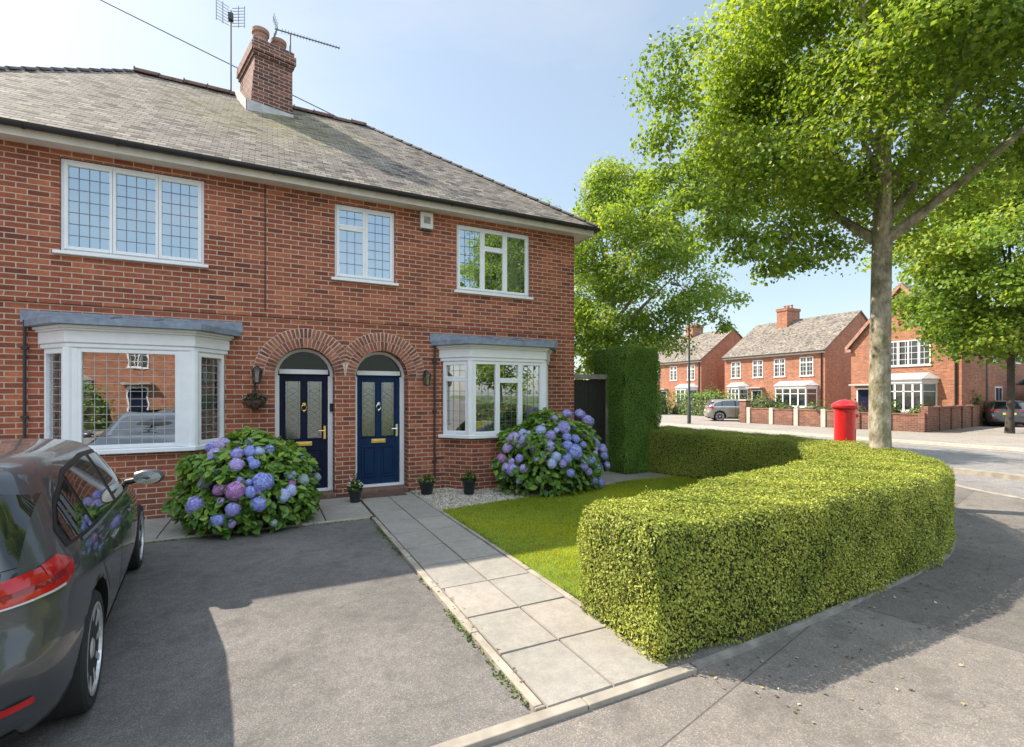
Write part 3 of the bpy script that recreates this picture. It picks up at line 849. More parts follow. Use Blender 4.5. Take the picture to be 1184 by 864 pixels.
def pane_and_leads(frame, o, ux, x0, x1, z0, z1, d, glass, came, nx, nz, dim=.009):
    o = Vector(o); ux = Vector(ux); nrm = Vector((ux.y, -ux.x, 0))
    P = lambda x, z, dd: o + ux * x + nrm * dd + Vector((0, 0, z))
    mb = MB(); mb.poly([P(x0, z0, d), P(x1, z0, d), P(x1, z1, d), P(x0, z1, d)])
    pane = mb.build('pane', glass, frame)
    mb = MB(); g = d + .004
    def strip(a, b, c, e):
        mb.poly([P(a, c, g), P(b, c, g), P(b, e, g), P(a, e, g)])
    for k in range(1, nx):
        x = x0 + (x1 - x0) * k / nx; strip(x - dim / 2, x + dim / 2, z0, z1)
    g = d + .006
    for k in range(1, nz):
        z = z0 + (z1 - z0) * k / nz; strip(x0, x1, z - dim / 2, z + dim / 2)
    if mb.v: mb.build('leading', came, frame)
    return pane

def casement(name, parent, o, ux, X0, X1, Z0, Z1, lights, glass, came, dep=.0, frame_w=.055, sill=True, curtains=()):
    """lights: (x0,x1,z0,z1) openings as fractions; every light gets a sash, a pane and leads"""
    mb = MB()
    W, H = X1 - X0, Z1 - Z0
    blk = bar_frame(mb, o, ux, X0, X1, Z0, Z1, frame_w, dep - .07, dep)
    for (a, b, c, e) in lights:
        x0, x1, z0, z1 = X0 + a * W, X0 + b * W, Z0 + c * H, Z0 + e * H
        bar_frame(mb, o, ux, x0, x1, z0, z1, .046, dep - .06, dep + .012)
    w = mb.build(name, M['white'], parent, bevel=.006)
    for (a, b, c, e) in lights:
        x0, x1, z0, z1 = X0 + a * W + .044, X0 + b * W - .044, Z0 + c * H + .044, Z0 + e * H - .044
        pane_and_leads(w, o, ux, x0, x1, z0, z1, dep - .02, glass, came, max(2, round((x1 - x0) / .115)), max(2, round((z1 - z0) / .165)))
    if sill:
        mb = MB(); oo = Vector(o); u = Vector(ux); nr = Vector((u.y, -u.x, 0))
        p = [oo + u * x + nr * dd + Vector((0, 0, z)) for z in (Z0 - .045, Z0 - .002) for x, dd in ((X0 - .06, .06), (X1 + .06, .06), (X1 + .06, -.05), (X0 - .06, -.05))]
        i = mb.add(p)
        for q in ((0, 3, 2, 1), (4, 5, 6, 7), (0, 1, 5, 4), (1, 2, 6, 5), (2, 3, 7, 6), (3, 0, 4, 7)):
            mb.f.append([i + k for k in q]); mb.m.append(0)
        mb.build('sill', M['white'], w, bevel=.006)
    return w

def curtain(parent, o, ux, x0, x1, z0, z1, d):
    mb = MB(); o = Vector(o); ux = Vector(ux); nrm = Vector((ux.y, -ux.x, 0)); n = max(12, int((x1 - x0) / .016)); P = []
    for z in (z0, z1):
        P.append([o + ux * (x0 + (x1 - x0) * k / n) + nrm * (d + .022 * math.sin(k * .95) + .01 * math.sin(k * .37)) + Vector((0, 0, z)) for k in range(n + 1)])
    mb.grid(P)
    return mb.build('curtain', M['curtain'], parent, smooth=True)

O = (0, 0, 0); UX = (1, 0, 0)
F0 = .055 / 1.65
w = casement('window', house, O, UX, -2.488, -.842, 3.632, 4.888, [(.02, .345, .03, .97), (.335, .665, .03, .97), (.655, .98, .03, .97)], M['glass_up'], M['came'], dep=-.035)
w = casement('window', house, O, UX, 1.002, 1.988, 3.642, 4.878, [(.03, .5, .03, .70), (.03, .5, .70, .97), (.5, .97, .03, .97)], M['glass_up'], M['came'], dep=-.035)
w = casement('window', house, O, UX, 3.132, 4.658, 3.632, 4.868, [(.02, .345, .03, .97), (.345, .655, .03, .69), (.345, .655, .69, .97), (.655, .98, .03, .97)], M['glass_up'], M['came'], dep=-.035)
curtain(w, O, UX, 4.2, 4.62, 3.65, 4.86, -.22); 

# ---- bays
def bay(b, right):
    w0, w1, f0, f1, d = b['w0'], b['w1'], b['f0'], b['f1'], b['d']
    ZB, ZH = .96, 2.34
    outline = [(w0, 0), (f0, -d), (f1, -d), (w1, 0)]
    root = empty('bay_window', (0, 0, 0)); root.parent = house
    # brick base
    mb = MB(); ins = .03
    base = [(w0 + .04, -.002), (f0 + .05, -d + .035), (f1 - .05, -d + .035), (w1 - .04, -.002)]
    for (p, q) in zip(base[:-1], base[1:]):
        mb.poly([(p[0], p[1], .0), (q[0], q[1], .0), (q[0], q[1], ZB - .03), (p[0], p[1], ZB - .03)])
    mb.build('base_wall', M['brick'], root)
    # plinth course of the base
    mb = MB(); pl = [(w0 + .02, -.004), (f0 + .035, -d + .015), (f1 - .035, -d + .015), (w1 - .02, -.004)]
    mb.prism(pl, .0, .19); mb.build('base_plinth', M['brick'], root)
    # sill, head board, cornice, lead roof as prisms
    def off(e):
        return [(w0 - e * 1.3, -.001), (f0 - e * .5, -d - e), (f1 + e * .5, -d - e), (w1 + e * 1.3, -.001)]
    mb = MB(); mb.prism(off(.055), ZB - .03, ZB + .03); mb.build('sill', M['white'], root, bevel=.008)
    mb = MB(); mb.prism(off(.022), ZH - .03, ZH + .03); mb.prism(off(.04), ZH + .03, ZH + .185); mb.prism(off(.062), ZH + .185, ZH + .215); mb.prism(off(.085), ZH + .215, ZH + .255)
    mb.build('cornice', M['white'], root, bevel=.01)
    mb = MB(); lo = off(.18); hi = [(w0 - .26, -.001), (f0 - .16, -.34), (f1 + .16, -.34), (w1 + .26, -.001)]
    lo = [(w0 - .20, -.001), (f0 - .11, -d - .18), (f1 + .11, -d - .18), (w1 + .20, -.001)]
    mb.prism(lo, ZH + .255, ZH + .335)
    top = [(w0 - .20, -.001), (w0 - .12, -.001), (w1 + .12, -.001), (w1 + .20, -.001)]
    z0, z1 = ZH + .335, ZH + .44
    mb.poly([(*lo[0], z0), (*lo[1], z0), (w0 - .10, -.02, z1)]); mb.poly([(*lo[1], z0), (*lo[2], z0), (w1 + .1, -.02, z1), (w0 - .1, -.02, z1)]); mb.poly([(*lo[2], z0), (*lo[3], z0), (w1 + .1, -.02, z1)])
    # lead flashing dressed up the wall
    mb.box(w0 - .22, w1 + .22, -.016, -.001, z0 - .02, z1 + .03)
    # welted rolls
    for k in range(1, 3):
        x = f0 + (f1 - f0) * k / 3
        mb.tube([(x, -d - .15, z0 + .012), (x + random.uniform(-.02, .02), -.03, z1 + .006)], .018, 6)
    mb.build('lead_roof', M['lead'], root)
    # corner posts and faces
    mb = MB()
    for i, (p, q) in enumerate(zip(outline[:-1], outline[1:])):
        pass
    def post(x, y, r0, ang): pass
    # lights
    faces = []
    for (p, q) in zip(outline[:-1], outline[1:]):
        v = Vector((q[0] - p[0], q[1] - p[1], 0)); L = v.length; faces.append((Vector((p[0], p[1], 0)), v / L, L))
    for k, c in ((1, outline[1]), (2, outline[2])):    # mullion posts on the corners
        pm = MB(); pm.lathe([(.062, ZB + .03), (.062, ZH - .03)], 10, (c[0], c[1] + .03, 0))
        pm.build('corner_post', M['white'], root, smooth=True)
    z0, z1 = ZB + .03, ZH - .03
    o, u, L = faces[0]
    g = M['glass']; cm = M['came'] if right else M['came_pale']
    def fr(o, u, X0, X1, lights, sillc=False):
        mb = MB(); bar_frame(mb, o, u, X0, X1, z0, z1, .05, -.08, .0)
        H = z1 - z0; W = X1 - X0
        for (a, b_, c, e) in lights: bar_frame(mb, o, u, X0 + a * W, X0 + b_ * W, z0 + c * H, z0 + e * H, .044, -.07, .010)
        f = mb.build('window_frame', M['white'], root, bevel=.005)
        for (a, b_, c, e) in lights:
            x0, x1, c0, c1 = X0 + a * W + .042, X0 + b_ * W - .042, z0 + c * H + .042, z0 + e * H - .042
            pane_and_leads(f, o, u, x0, x1, c0, c1, -.03, g, cm, max(2, round((x1 - x0) / .12)), max(2, round((c1 - c0) / (.165 if right else .105))), .007)
        return f
    if not right:
        fr(o, u, .03, L - .07, [(.05, .95, .02, .98)])
        o, u, L = faces[1]
        fr(o, u, .05, L - .05, [(.035, .905, .01, .99)])
        # wide white board between the big light and the side light
        mb = MB(); n = Vector((u.y, -u.x, 0)); a = o + u * (.05 + (L - .1) * .89); b2 = o + u * (L - .0)
        mb.box(a.x, b2.x, a.y - .014, a.y + .06, z0 + .004, z1 - .004); mb.build('corner_board', M['white'], root, bevel=.004)
        mb = MB(); a = o; mb.box(a.x - .0, a.x + .10, a.y - .013, a.y + .06, z0 + .004, z1 - .004); mb.build('corner_board', M['white'], root, bevel=.004)
        o, u, L = faces[2]
        fr(o, u, .07, L - .03, [(.03, .97, .02, .98)])
        c0 = root
        curtain(c0, *faces[0][:2], .06, .30, z0, z1, -.12); 
        curtain(c0, *faces[2][:2], .25, .55, z0, z1, -.12)
    else:
        fr(o, u, .03, L - .04, [(.05, .95, .02, .76), (.05, .95, .76, .98)])
        o, u, L = faces[1]
        fr(o, u, .05, L - .05, [(.0, .335, .01, .99), (.335, .665, .01, .74), (.335, .665, .74, .99), (.665, 1., .01, .99)])
        mb = MB(); mb.box(o.x, o.x + .07, o.y - .013, o.y + .06, z0 + .004, z1 - .004); mb.build('corner_board', M['white'], root, bevel=.004)
        curtain(root, *faces[0][:2], .08, .33, z0, z1, -.12)
        curtain(root, o, u, L - .34, L - .06, z0, z1, -.14)
        o, u, L = faces[2]
        fr(o, u, .06, L - .03, [(.05, .95, .02, .76), (.05, .95, .76, .98)])
    return root
bay(BAYS[0], False); bay(BAYS[1], True)

# ---- doors
def door(d, paint, cx, knock, left):
    x0, x1 = d['x0'], d['x1']; c = (x0 + x1) / 2; r = (x1 - x0) / 2; Y = REV
    fx0, fx1 = x0 - .01, x1 - .005
    zb, zt = .13, 2.05
    # frame: jambs, transom, arched head
    mb = MB(); fw = .075
    mb.box(fx0, fx0 + fw, Y - .05, Y + .06, zb, ZS); mb.box(fx1 - fw, fx1, Y - .05, Y + .06, zb, ZS)
    mb.box(fx0 + fw, fx1 - fw, Y - .055, Y + .06, zt, zt + .075)
    n = 18
    for k in range(n):
        a0 = math.pi * k / n; a1 = math.pi * (k + 1) / n; ro, ri = r + .008, r - .045
        p = [(c + q * math.cos(a), ZS + q * math.sin(a)) for q, a in ((ri, a0), (ro, a0), (ro, a1), (ri, a1))]
        i = mb.add([(x, Y - .052, z + .001) for x, z in p] + [(x, Y + .06, z + .001) for x, z in p])
        for q in ((3, 2, 1, 0), (3, 0, 4, 7)):
            mb.f.append([i + a for a in q]); mb.m.append(0)
    mb.box(fx0, fx1, Y - .06, Y + .08, zb - .04, zb, 0)
    fr = mb.build('door_frame', M['white'], house)
    # fanlight
    mb = MB(); pts = [(c + (r - .042) * math.cos(math.pi * k / 16), ZS + (r - .042) * math.sin(math.pi * k / 16)) for k in range(17)]
    pts = [p for p in pts if p[1] > zt + .075]
    pts = [(pts[0][0], zt + .075)] + pts + [(pts[-1][0], zt + .075)]
    mb.poly([(x, Y, z) for x, z in pts][::-1]); mb.build('fanlight', M['fan_glass'], fr)
    # leaf with two tall lights and two lower panels
    lx0, lx1 = fx0 + fw + .004, fx1 - fw - .004; W = lx1 - lx0
    mb = MB(); yf = Y - .005
    g0, g1 = .98, 1.93
    lights = [(lx0 + .09, lx0 + W / 2 - .055), (lx0 + W / 2 + .055, lx1 - .09)]
    xs = [lx0, lights[0][0], lights[0][1], lights[1][0], lights[1][1], lx1]
    for k in range(5):
        if k in (1, 3):
            mb.box(xs[k], xs[k + 1], yf, yf + .045, g1, zt - .004); mb.box(xs[k], xs[k + 1], yf, yf + .045, zb + .006, g0)
        else: mb.box(xs[k], xs[k + 1], yf, yf + .045, zb + .006, zt - .004)
    for (a, b) in lights:                            # raised mouldings
        bar_frame(mb, (0, yf, 0), (1, 0, 0), a - .022, b + .022, g0 - .022, g1 + .022, .022, 0, .012)
        bar_frame(mb, (0, yf, 0), (1, 0, 0), a - .012, b + .012, .26, .80, .025, 0, .012)
        mb.box(a + .035, b - .035, yf - .014, yf, .31, .75)
    dr = mb.build('door', paint, house, bevel=.004)
    mb = MB()
    for (a, b) in lights: mb.poly([(a, yf + .02, g0), (b, yf + .02, g0), (b, yf + .02, g1), (a, yf + .02, g1)])
    mb.build('door_light', M['door_glass'], dr)
    mb = MB()
    for (a, b) in lights:
        m_ = (a + b) / 2
        for xx in (a + .03, b - .03): mb.box(xx - .003, xx + .003, yf + .012, yf + .018, g0, g1)
        for k in range(1, 9):
            z = g0 + (g1 - g0) * k / 9
            mb.tube([(a + .03, yf + .014, z - .05), (m_, yf + .014, z), (b - .03, yf + .014, z - .05)], .003, 4)
            mb.tube([(a + .03, yf + .014, z - .05), (m_, yf + .014, z - .10), (b - .03, yf + .014, z - .05)], .003, 4)
    mb.build('leading', M['came'], dr)
    mid = (lx0 + lx1) / 2
    mb = MB(); mb.box(mid - .125, mid + .125, yf - .014, yf, .855, .925); mb.box(mid - .10, mid + .10, yf - .020, yf - .013, .872, .906)
    mb.build('letter_plate', M['brass'], dr, bevel=.004)
    mb = MB(); z = 1.50
    mb.lathe([(.0, -.03), (.028, -.026), (.034, 0.)], 14, (mid, yf, z + .045), axis='y')
    mb.tube([(mid + .038 * math.cos(a), yf - .022, z - .012 + .048 * math.sin(a)) for a in [math.pi * (.5 + 2 * k / 16) for k in range(17)]], .008, 6)
    mb.lathe([(.0, -.02), (.014, -.018), (.016, 0.)], 10, (mid, yf, z - .07), axis='y')
    mb.build('knocker', knock, dr, smooth=True)
    mb = MB(); hx = lx1 - .045
    mb.box(hx - .018, hx + .018, yf - .010, yf, .96, 1.18); mb.tube([(hx, yf - .01, 1.10), (hx, yf - .05, 1.10), (hx - .10, yf - .052, 1.10)], .010, 7)
    mb.build('handle', M['brass'] if left else M['silver'], dr)
    # step
    mb = MB(); mb.box(x0 + .004, x1 - .004, -.06, Y + .1, .0, .088)
    mb.build('step', M['step'], house, bevel=.008)
    # hallway behind
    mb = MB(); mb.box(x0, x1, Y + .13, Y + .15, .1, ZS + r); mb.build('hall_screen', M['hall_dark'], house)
door(DOORS[0], M['door_black'], 0, M['brass'], True); door(DOORS[1], M['door_blue'], 0, M['silver'], False)

# ---- roof: hipped, tile courses really stepped
EX0, EX1, EY0, EY1 = HX0 - .38, HX1 + .38, -.30, HD + .30
RUNL = 2.78                                         # the left hip is steeper
EZ = 5.15; RUN = (EY1 - EY0) / 2; RISE = 3.05; RZ = EZ + RISE
def roof():
    mb = MB(); g = .115; L = math.hypot(RUN, RISE); n = int(L / g) + 1
    c = Vector(((EX0 + EX1) / 2, (EY0 + EY1) / 2, 0))
    # (eave start, eave dir, inward dir, eave length)
    ym = (EY0 + EY1) / 2
    A, B, C_, D_ = Vector((EX0, EY0, EZ)), Vector((EX1, EY0, EZ)), Vector((EX1, EY1, EZ)), Vector((EX0, EY1, EZ))
    RL, RR = Vector((EX0 + RUNL, ym, RZ)), Vector((EX1 - RUN, ym, RZ))
    for (a0, b0, a1, b1) in ((A, B, RL, RR), (B, C_, RR, RR), (C_, D_, RR, RL), (D_, A, RL, RL)):
        nr = (b0 - a0).cross(a1 - a0).normalized()
        for k in range(n):
            th = .003; u0, u1 = k / n, (k + 1) / n
            p0, p1, q0, q1 = a0.lerp(a1, u0), b0.lerp(b1, u0), a0.lerp(a1, u1), b0.lerp(b1, u1)
            a, b = p0 + nr * th, p1 + nr * th
            mb.poly([a, b, q1 + nr * .001, q0 + nr * .001] if k < n - 1 or (q1 - q0).length > .01 else [a, b, q1 + nr * .001]); mb.poly([p0 - nr * .004, p1 - nr * .004, b, a])
    r = mb.build('roof', M['tile'], house)
    y = (EY0 + EY1) / 2
    # half-round ridge tiles with gaps
    mb = MB(); x = EX0 + RUNL + .02; xe = EX1 - RUN
    while x < xe - .05:
        l = .40; rr = .105 + random.uniform(-.006, .006); dz = random.uniform(-.012, .012); P = []
        for xx in (x, min(x + l, xe)):
            P.append([(xx, y + rr * math.cos(a), RZ - .035 + dz + rr * math.sin(a)) for a in [math.pi * k / 8 for k in range(9)]])
        mb.grid(P); 
        for row in P: mb.poly(row)
        mb.box(x - .012, x + .012, y - .085, y + .085, RZ - .04, RZ + .062 + dz)
        x += l + .018
    mb.build('ridge_tiles', M['ridge'], r)
    for sx, x0 in ((1, EX1), (-1, EX0)):
        for sy, y0 in ((1, EY0), (-1, EY1)):
            mb = MB(); a = Vector((x0, y0, EZ)); b = Vector((x0 - sx * (RUN if sx > 0 else RUNL), y, RZ)); m_ = 22; 
            for k in range(m_):
                p = a.lerp(b, k / m_ + .003); q = a.lerp(b, (k + 1) / m_ - .003); d = (q - p).normalized(); s = d.cross(Vector((0, 0, 1))).normalized(); up = s.cross(d)
                rr = .07
                rows = [[v + s * rr * math.cos(t) + up * (rr * .75 * math.sin(t) - .015 + e) for t in [math.pi * i / 6 for i in range(7)]] for v, e in ((p, .012), (q, .0))]
                mb.grid(rows, flip=True)
                mb.poly(rows[0][::-1])
            mb.build('hip_cap', M['hipcap'] if sx < 0 else M['ridge_hip'], r)
    # soffit, fascia, gutter
    mb = MB(); mb.box(HX0 - .30, HX1 + .30, -.22, -.001, 4.992, 5.01); mb.box(HX1 + .001, HX1 + .30, .0, HD + .22, 4.992, 5.01)
    mb.box(HX0 - .30, HX0 - .001, .0, HD + .22, 4.992, 5.01)
    mb.build('soffit', M['cream'], house)
    mb = MB(); mb.box(HX0 - .325, HX1 + .325, -.245, -.22, 4.978, 5.135); mb.box(HX1 + .30, HX1 + .325, -.22, HD + .22, 4.978, 5.135); mb.box(HX0 - .325, HX0 - .30, -.22, HD + .22, 4.978, 5.135); mb.box(HX0 - .325, HX1 + .325, HD + .22, HD + .245, 4.95, 5.135)
    mb.build('fascia', M['cream'], house, bevel=.005)
    def gut(name, p, q):
        mb = MB(); p = Vector(p); q = Vector(q); d = (q - p).normalized(); s = Vector((0, 0, 1)).cross(d); rr = .058
        rows = [[v + s * rr * math.cos(t) - Vector((0, 0, 1)) * rr * math.sin(t) for t in [math.pi * i / 10 for i in range(11)]] for v in (p, q)]
        mb.grid(rows); mb.grid([[v * 1 + Vector((0, 0, .001)) for v in r_] for r_ in rows], flip=True)
        for row in rows: mb.poly(row)
        L = (q - p).length; k = .5
        while k < L:
            v = p + d * k; a = d * .018
            mb.poly([v - a + s * rr * 1.12, v + a + s * rr * 1.12, v + a + s * rr * 1.12 - Vector((0, 0, .07)), v - a + s * rr * 1.12 - Vector((0, 0, .07))])
            ring = [[w_ + s * (rr + .008) * math.cos(t) - Vector((0, 0, 1)) * (rr + .008) * math.sin(t) for t in [math.pi * i / 10 for i in range(11)]] for w_ in (v - a, v + a)]
            mb.grid(ring)
            k += .95
        return mb.build(name, M['black'], house)
    gut('gutter', (HX0 - .36, -.308, 5.118), (HX1 + .39, -.308, 5.118))
    gut('gutter', (HX1 + .388, -.32, 5.118), (HX1 + .388, HD + .28, 5.118))
M['ridge_hip'] = plain('hip_tile', (.17, .145, .13), .85, var=.3)
roof()
# thin pipes on the front
for x in (-2.83, 2.70):
    mb = MB(); mb.tube([(x, -.03, .12), (x, -.03, 2.68)], .017, 8)
    for z in (.5, 1.4, 2.3): mb.box(x - .035, x + .035, -.05, -.001, z, z + .03)
    mb.build('downpipe', M['wirem'], house)
mb = MB(); mb.box(.945, .995, REV - .075, REV - .05, 1.42, 1.56); mb.build('bell_push', M['black'], house, bevel=.006)

mb = MB(); mb.tube([(-.03, -.008, 3.02), (-.03, -.008, 4.99)], .007, 6); mb.build('party_joint', M['wirem'], house)  # thin dark tube standing in for the party-wall joint line

# ---- chimney (turned a little, as in the photo)
def chimney():
    root = empty('chimney', (-.03, 3.42, -.36), R(15)); root.parent = house
    mb = MB(); a, b = .37, .60
    mb.box(-a, a, -b, b, 6.6, 9.02, skip='b')
    mb.box(-a - .03, a + .03, -b - .03, b + .03, 9.02, 9.10); mb.box(-a - .06, a + .06, -b - .06, b + .06, 9.10, 9.26); mb.box(-a - .03, a + .03, -b - .03, b + .03, 9.26, 9.36)
    # shoulder on the left side
    mb.poly([(-a - .14, -b, 7.0), (-a, -b, 7.0), (-a, -b, 8.7), (-a - .02, -b, 8.7)]); mb.poly([(-a - .14, b, 7.0), (-a - .14, -b, 7.0), (-a - .02, -b, 8.7), (-a - .02, b, 8.7)])
    mb.poly([(-a - .02, -b, 8.7), (-a, -b, 8.7), (-a, b, 8.7), (-a - .02, b, 8.7)])
    mb.build('stack', M['chim_brick'], root)
    mb = MB(); mb.box(-a + .0, a, -b, b, 9.36, 9.40); mb.build('flaunching', M['stone'], root, bevel=.02)
    sl = RISE / RUN
    mb = MB()
    for s in (-1, 1):
        x0, x1 = (a + .001, a + .016) if s > 0 else (-a - .165, -a - .145)
        zf = lambda y: .36 + EZ + sl * (min(3.42 + y, 7.3 - 3.42 - y) - EY0)
        for (y0, y1) in ((-b - .02, -.3), (-.3, 0), (0, .3), (.3, b)):
            z0, z1 = zf(y0), zf(y1)
            mb.poly([(x1 if s > 0 else x0, y0, z0 - .1), (x1 if s > 0 else x0, y1, z1 - .1), (x1 if s > 0 else x0, y1, z1 + .13), (x1 if s > 0 else x0, y0, z0 + .13)][::(1 if s > 0 else -1)])
    zf0 = .36 + EZ + sl * (3.42 - b - EY0)
    mb.box(-a - .15, a + .02, -b - .015, -b - .002, zf0 - .18, zf0 + .13)
    mb.build('flashing', M['lead_pale'], root)
    for x, y, h, r in ((-.18, -.30, .35, .150), (.19, -.26, .32, .140)):
        mb = MB(); z = 9.39
        mb.lathe([(r * .92, z), (r * .86, z + h * .55), (r * .88, z + h * .72), (r * 1.12, z + h * .78), (r * 1.14, z + h), (r * .95, z + h), (r * .9, z + h * .5)], 20, (x, y, 0), cap=False)
        p = mb.build('chimney_pot', M['terracotta'], root, smooth=True)
        mb = MB(); mb.lathe([(r * .94, z + h * .55), (0, z + h * .55)], 16, (x, y, 0), cap=False); mb.build('flue_disc', M['black'], p)  # black disc across the bore inside the pot
M['lead_pale'] = plain('chimney_lead', (.42, .42, .42), .6, var=.2, bstr=.3, bscale=20)
chimney()

# ---- things fixed to the house
def aerial_grid():
    t = empty('tv_aerial', (-.72, 3.95, 8.1), 0, 'tall tv aerial with a square grid reflector left of the chimney', 'aerial', 'tv aerials by the chimney')
    mb = MB(); mb.tube([(0, 0, -.1), (0, 0, 2.12)], .017, 8); mb.build('mast', M['alu'], t)
    mb = MB(); c = Vector((0, -.04, 1.95)); W, H = .27, .40
    for s in (-1, 1):
        for k in range(7):
            z = -H / 2 + H * k / 6
            mb.tube([c + Vector((s * .03, .0, z)), c + Vector((s * W, -.10, z + .02))], .006, 5)
        mb.tube([c + Vector((s * W, -.10, -H / 2 - .02)), c + Vector((s * W, -.10, H / 2 + .06))], .007, 5)
        mb.tube([c + Vector((s * .15, -.05, -H / 2 - .02)), c + Vector((s * .15, -.05, H / 2 + .06))], .007, 5)
    mb.build('grid_reflector', M['alu'], t)
    mb = MB(); mb.box(-.05, .05, -.12, .0, 1.86, 2.0); mb.build('junction_box', M['black'], t)
def aerial_yagi():
    t = empty('tv_aerial', (.44, 2.95, 7.62), R(4), 'long boom tv aerial pointing right from a mast beside the chimney', 'aerial', 'tv aerials by the chimney')
    mb = MB(); mb.tube([(0, 0, .2), (0, 0, 1.78)], .018, 8); mb.tube([(-.12, .1, .75), (0, 0, .75)], .012, 6); mb.tube([(-.12, .1, 1.1), (0, 0, 1.1)], .012, 6); mb.build('mast', M['alu'], t)
    mb = MB(); mb.tube([(-.30, 0, 1.80), (1.02, 0, 1.86)], .014, 8)
    for k in range(20):
        x = -.16 + k * .061; l = .085 - .0015 * k
        mb.tube([(x, -l, 1.812 + x * .045), (x, l, 1.812 + x * .045)], .005, 5)
    mb.build('boom', M['alu'], t)
    mb = MB()
    for s in (-1, 1):
        for k in range(4):
            mb.tube([(-.26 - .02 * k, -.14, 1.82 + s * (.04 + .055 * k)), (-.26 - .02 * k, .14, 1.82 + s * (.04 + .055 * k))], .006, 5)
        mb.tube([(-.24, 0, 1.82), (-.33, 0, 1.82 + s * .22)], .007, 5)
    mb.build('reflector', M['alu'], t)
aerial_grid(); aerial_yagi()
mb = MB(); P = [Vector((-5.87, 11.06, 14.46)), Vector((10.6, 5.1, 6.74))]
mb.tube([P[0].lerp(P[1], k / 16) - Vector((0, 0, .06 * math.sin(math.pi * k / 16))) for k in range(17)], .014, 6)
tag(mb.build('telephone_wire', M['wirem']), 'thin overhead telephone wire crossing the sky behind the chimney', 'wire')

t = empty('alarm_box', (2.545, 0, 4.66), 0, 'cream burglar alarm box under the eaves between two upstairs windows', 'alarm box')
mb = MB(); mb.box(-.115, .115, -.085, -.001, .0, .29); mb.build('cover', M['plastic_white'], t, bevel=.014)
mb = MB(); mb.box(-.06, .06, -.0885, -.0855, .09, .21); mb.build('front_plate', M['stone'], t)
mb = MB(); mb.box(-.07, .07, -.070, -.004, -.035, -.001); mb.build('strobe', M['black'], t, bevel=.006)

def wall_lantern(x, z, label):
    t = empty('wall_lantern', (x, 0, z), 0, label, 'lantern', 'black lanterns beside the front doors')
    mb = MB(); mb.box(-.03, .03, -.018, -.001, -.10, .12); mb.tube([(0, -.01, .06), (0, -.07, .12), (0, -.13, .09)], .010, 6); mb.build('bracket', M['black'], t)
    mb = MB(); mb.lathe([(.085, -.0), (.06, .03), (.02, .07), (.0, .085)], 6, (0, -.13, .04)); mb.lathe([(.0, -.20), (.045, -.19), (.05, -.175)], 6, (0, -.13, .04))
    for k in range(6):
        a = math.pi * k / 3; mb.tube([(.048 * math.cos(a), -.13 + .048 * math.sin(a), -.14), (.075 * math.cos(a), -.13 + .075 * math.sin(a), .045)], .005, 4)
    mb.build('cage', M['black'], t)
    mb = MB(); mb.lathe([(.040, -.175), (.068, 0.)], 6, (0, -.13, .04), cap=False); mb.build('lantern_glass', M['door_glass'], t)
wall_lantern(-.14, 2.03, 'black wall lantern above the hanging basket beside the left arch')
wall_lantern(2.53, 2.02, 'black wall lantern on the brick right of the blue door')

def basket():
    t = empty('hanging_basket', (-.17, -.17, 1.62), 0, 'small hanging basket of dried brown stems beside the dark door', 'hanging basket')
    mb = MB(); mb.lathe([(.03, -.14), (.10, -.10), (.145, -.03), (.15, 0.)], 16, (0, 0, 0), cap=True); mb.build('bowl', M['mat_fibre'], t, smooth=True)
    mb = MB(); mb.tube([(0, .168, .26), (0, .10, .27), (0, 0, .25)], .007, 6); mb.box(-.012, .012, .150, .169, .05, .28)
    for k in range(3):
        a = 2.1 * k; mb.tube([(.14 * math.cos(a), .14 * math.sin(a), 0), (0, 0, .25)], .003, 4)
    mb.build('bracket', M['black'], t)
    n = 420; P = sph(n) * rng.random((n, 1)) ** .4 * np.array([.17, .15, .12]) + np.array([0, 0, .0])
    V, F, k = leaf_arrays(P, P + rng.normal(size=(n, 3)) * .4, .035 + .03 * rng.random(n), 'oval')
    np_mesh('foliage', V, F, np.repeat(rng.random(n), k), [leaf_mat('dry_stems', [(0, (.04, .035, .022)), (.6, (.10, .085, .05)), (1, (.18, .17, .08))], .2)], parent=t)
basket()

def potted(name, x, y, r, h, label, tall, seed, cols, grp='dark pots along the house front'):
    t = empty(name, (x, y, .03), 0, label, 'plant pot', grp)
    mb = MB(); mb.lathe([(r * .68, 0), (r * .80, h * .4), (r * .95, h * .8), (r * 1.0, h * .84), (r * 1.08, h * .86), (r * 1.08, h), (r * .96, h), (r * .92, h * .88)], 24, cap=False)
    mb.lathe([(r * .94, h * .9), (0., h * .93)], 24, cap=False); mb.lathe([(0, .002), (r * .68, .002)], 24, cap=False)
    mb.build('pot', M['pot'], t, smooth=True)
    n = 190; P = sph(n) * rng.random((n, 1)) ** .5 * np.array([r * 1.15, r * 1.15, tall * .55]); P[:, 2] = np.abs(P[:, 2]) * 1.3 + h * .9
    V, F, k = leaf_arrays(P, P * np.array([1, 1, .3]) + np.array([0, 0, .1]) + rng.normal(size=(n, 3)) * .15, .035 + .03 * rng.random(n), 'oval')
    np_mesh('plant', V, F, np.repeat(rng.random(n), k), [M['shrub']], parent=t)
    mb = MB()
    for k in range(9):
        a = random.random() * 6.28; q = random.random() * r * .8
        mb.tube([(q * .3 * math.cos(a), q * .3 * math.sin(a), h * .9), (q * math.cos(a), q * math.sin(a), h + tall * random.uniform(.5, 1.))], .004, 4)
    mb.build('stems', M['privet_core'], t)
    if cols:
        m_ = 26; P = sph(m_) * np.array([r * 1.1, r * 1.1, tall * .5]); P[:, 2] = np.abs(P[:, 2]) + h + tall * .25
        V, F, k = leaf_arrays(P, P + np.array([0, -.3, .2]), .035, 'rhomb')
        np_mesh('blooms', V, F, np.repeat(rng.random(m_), k), [FL[cols]], parent=t)
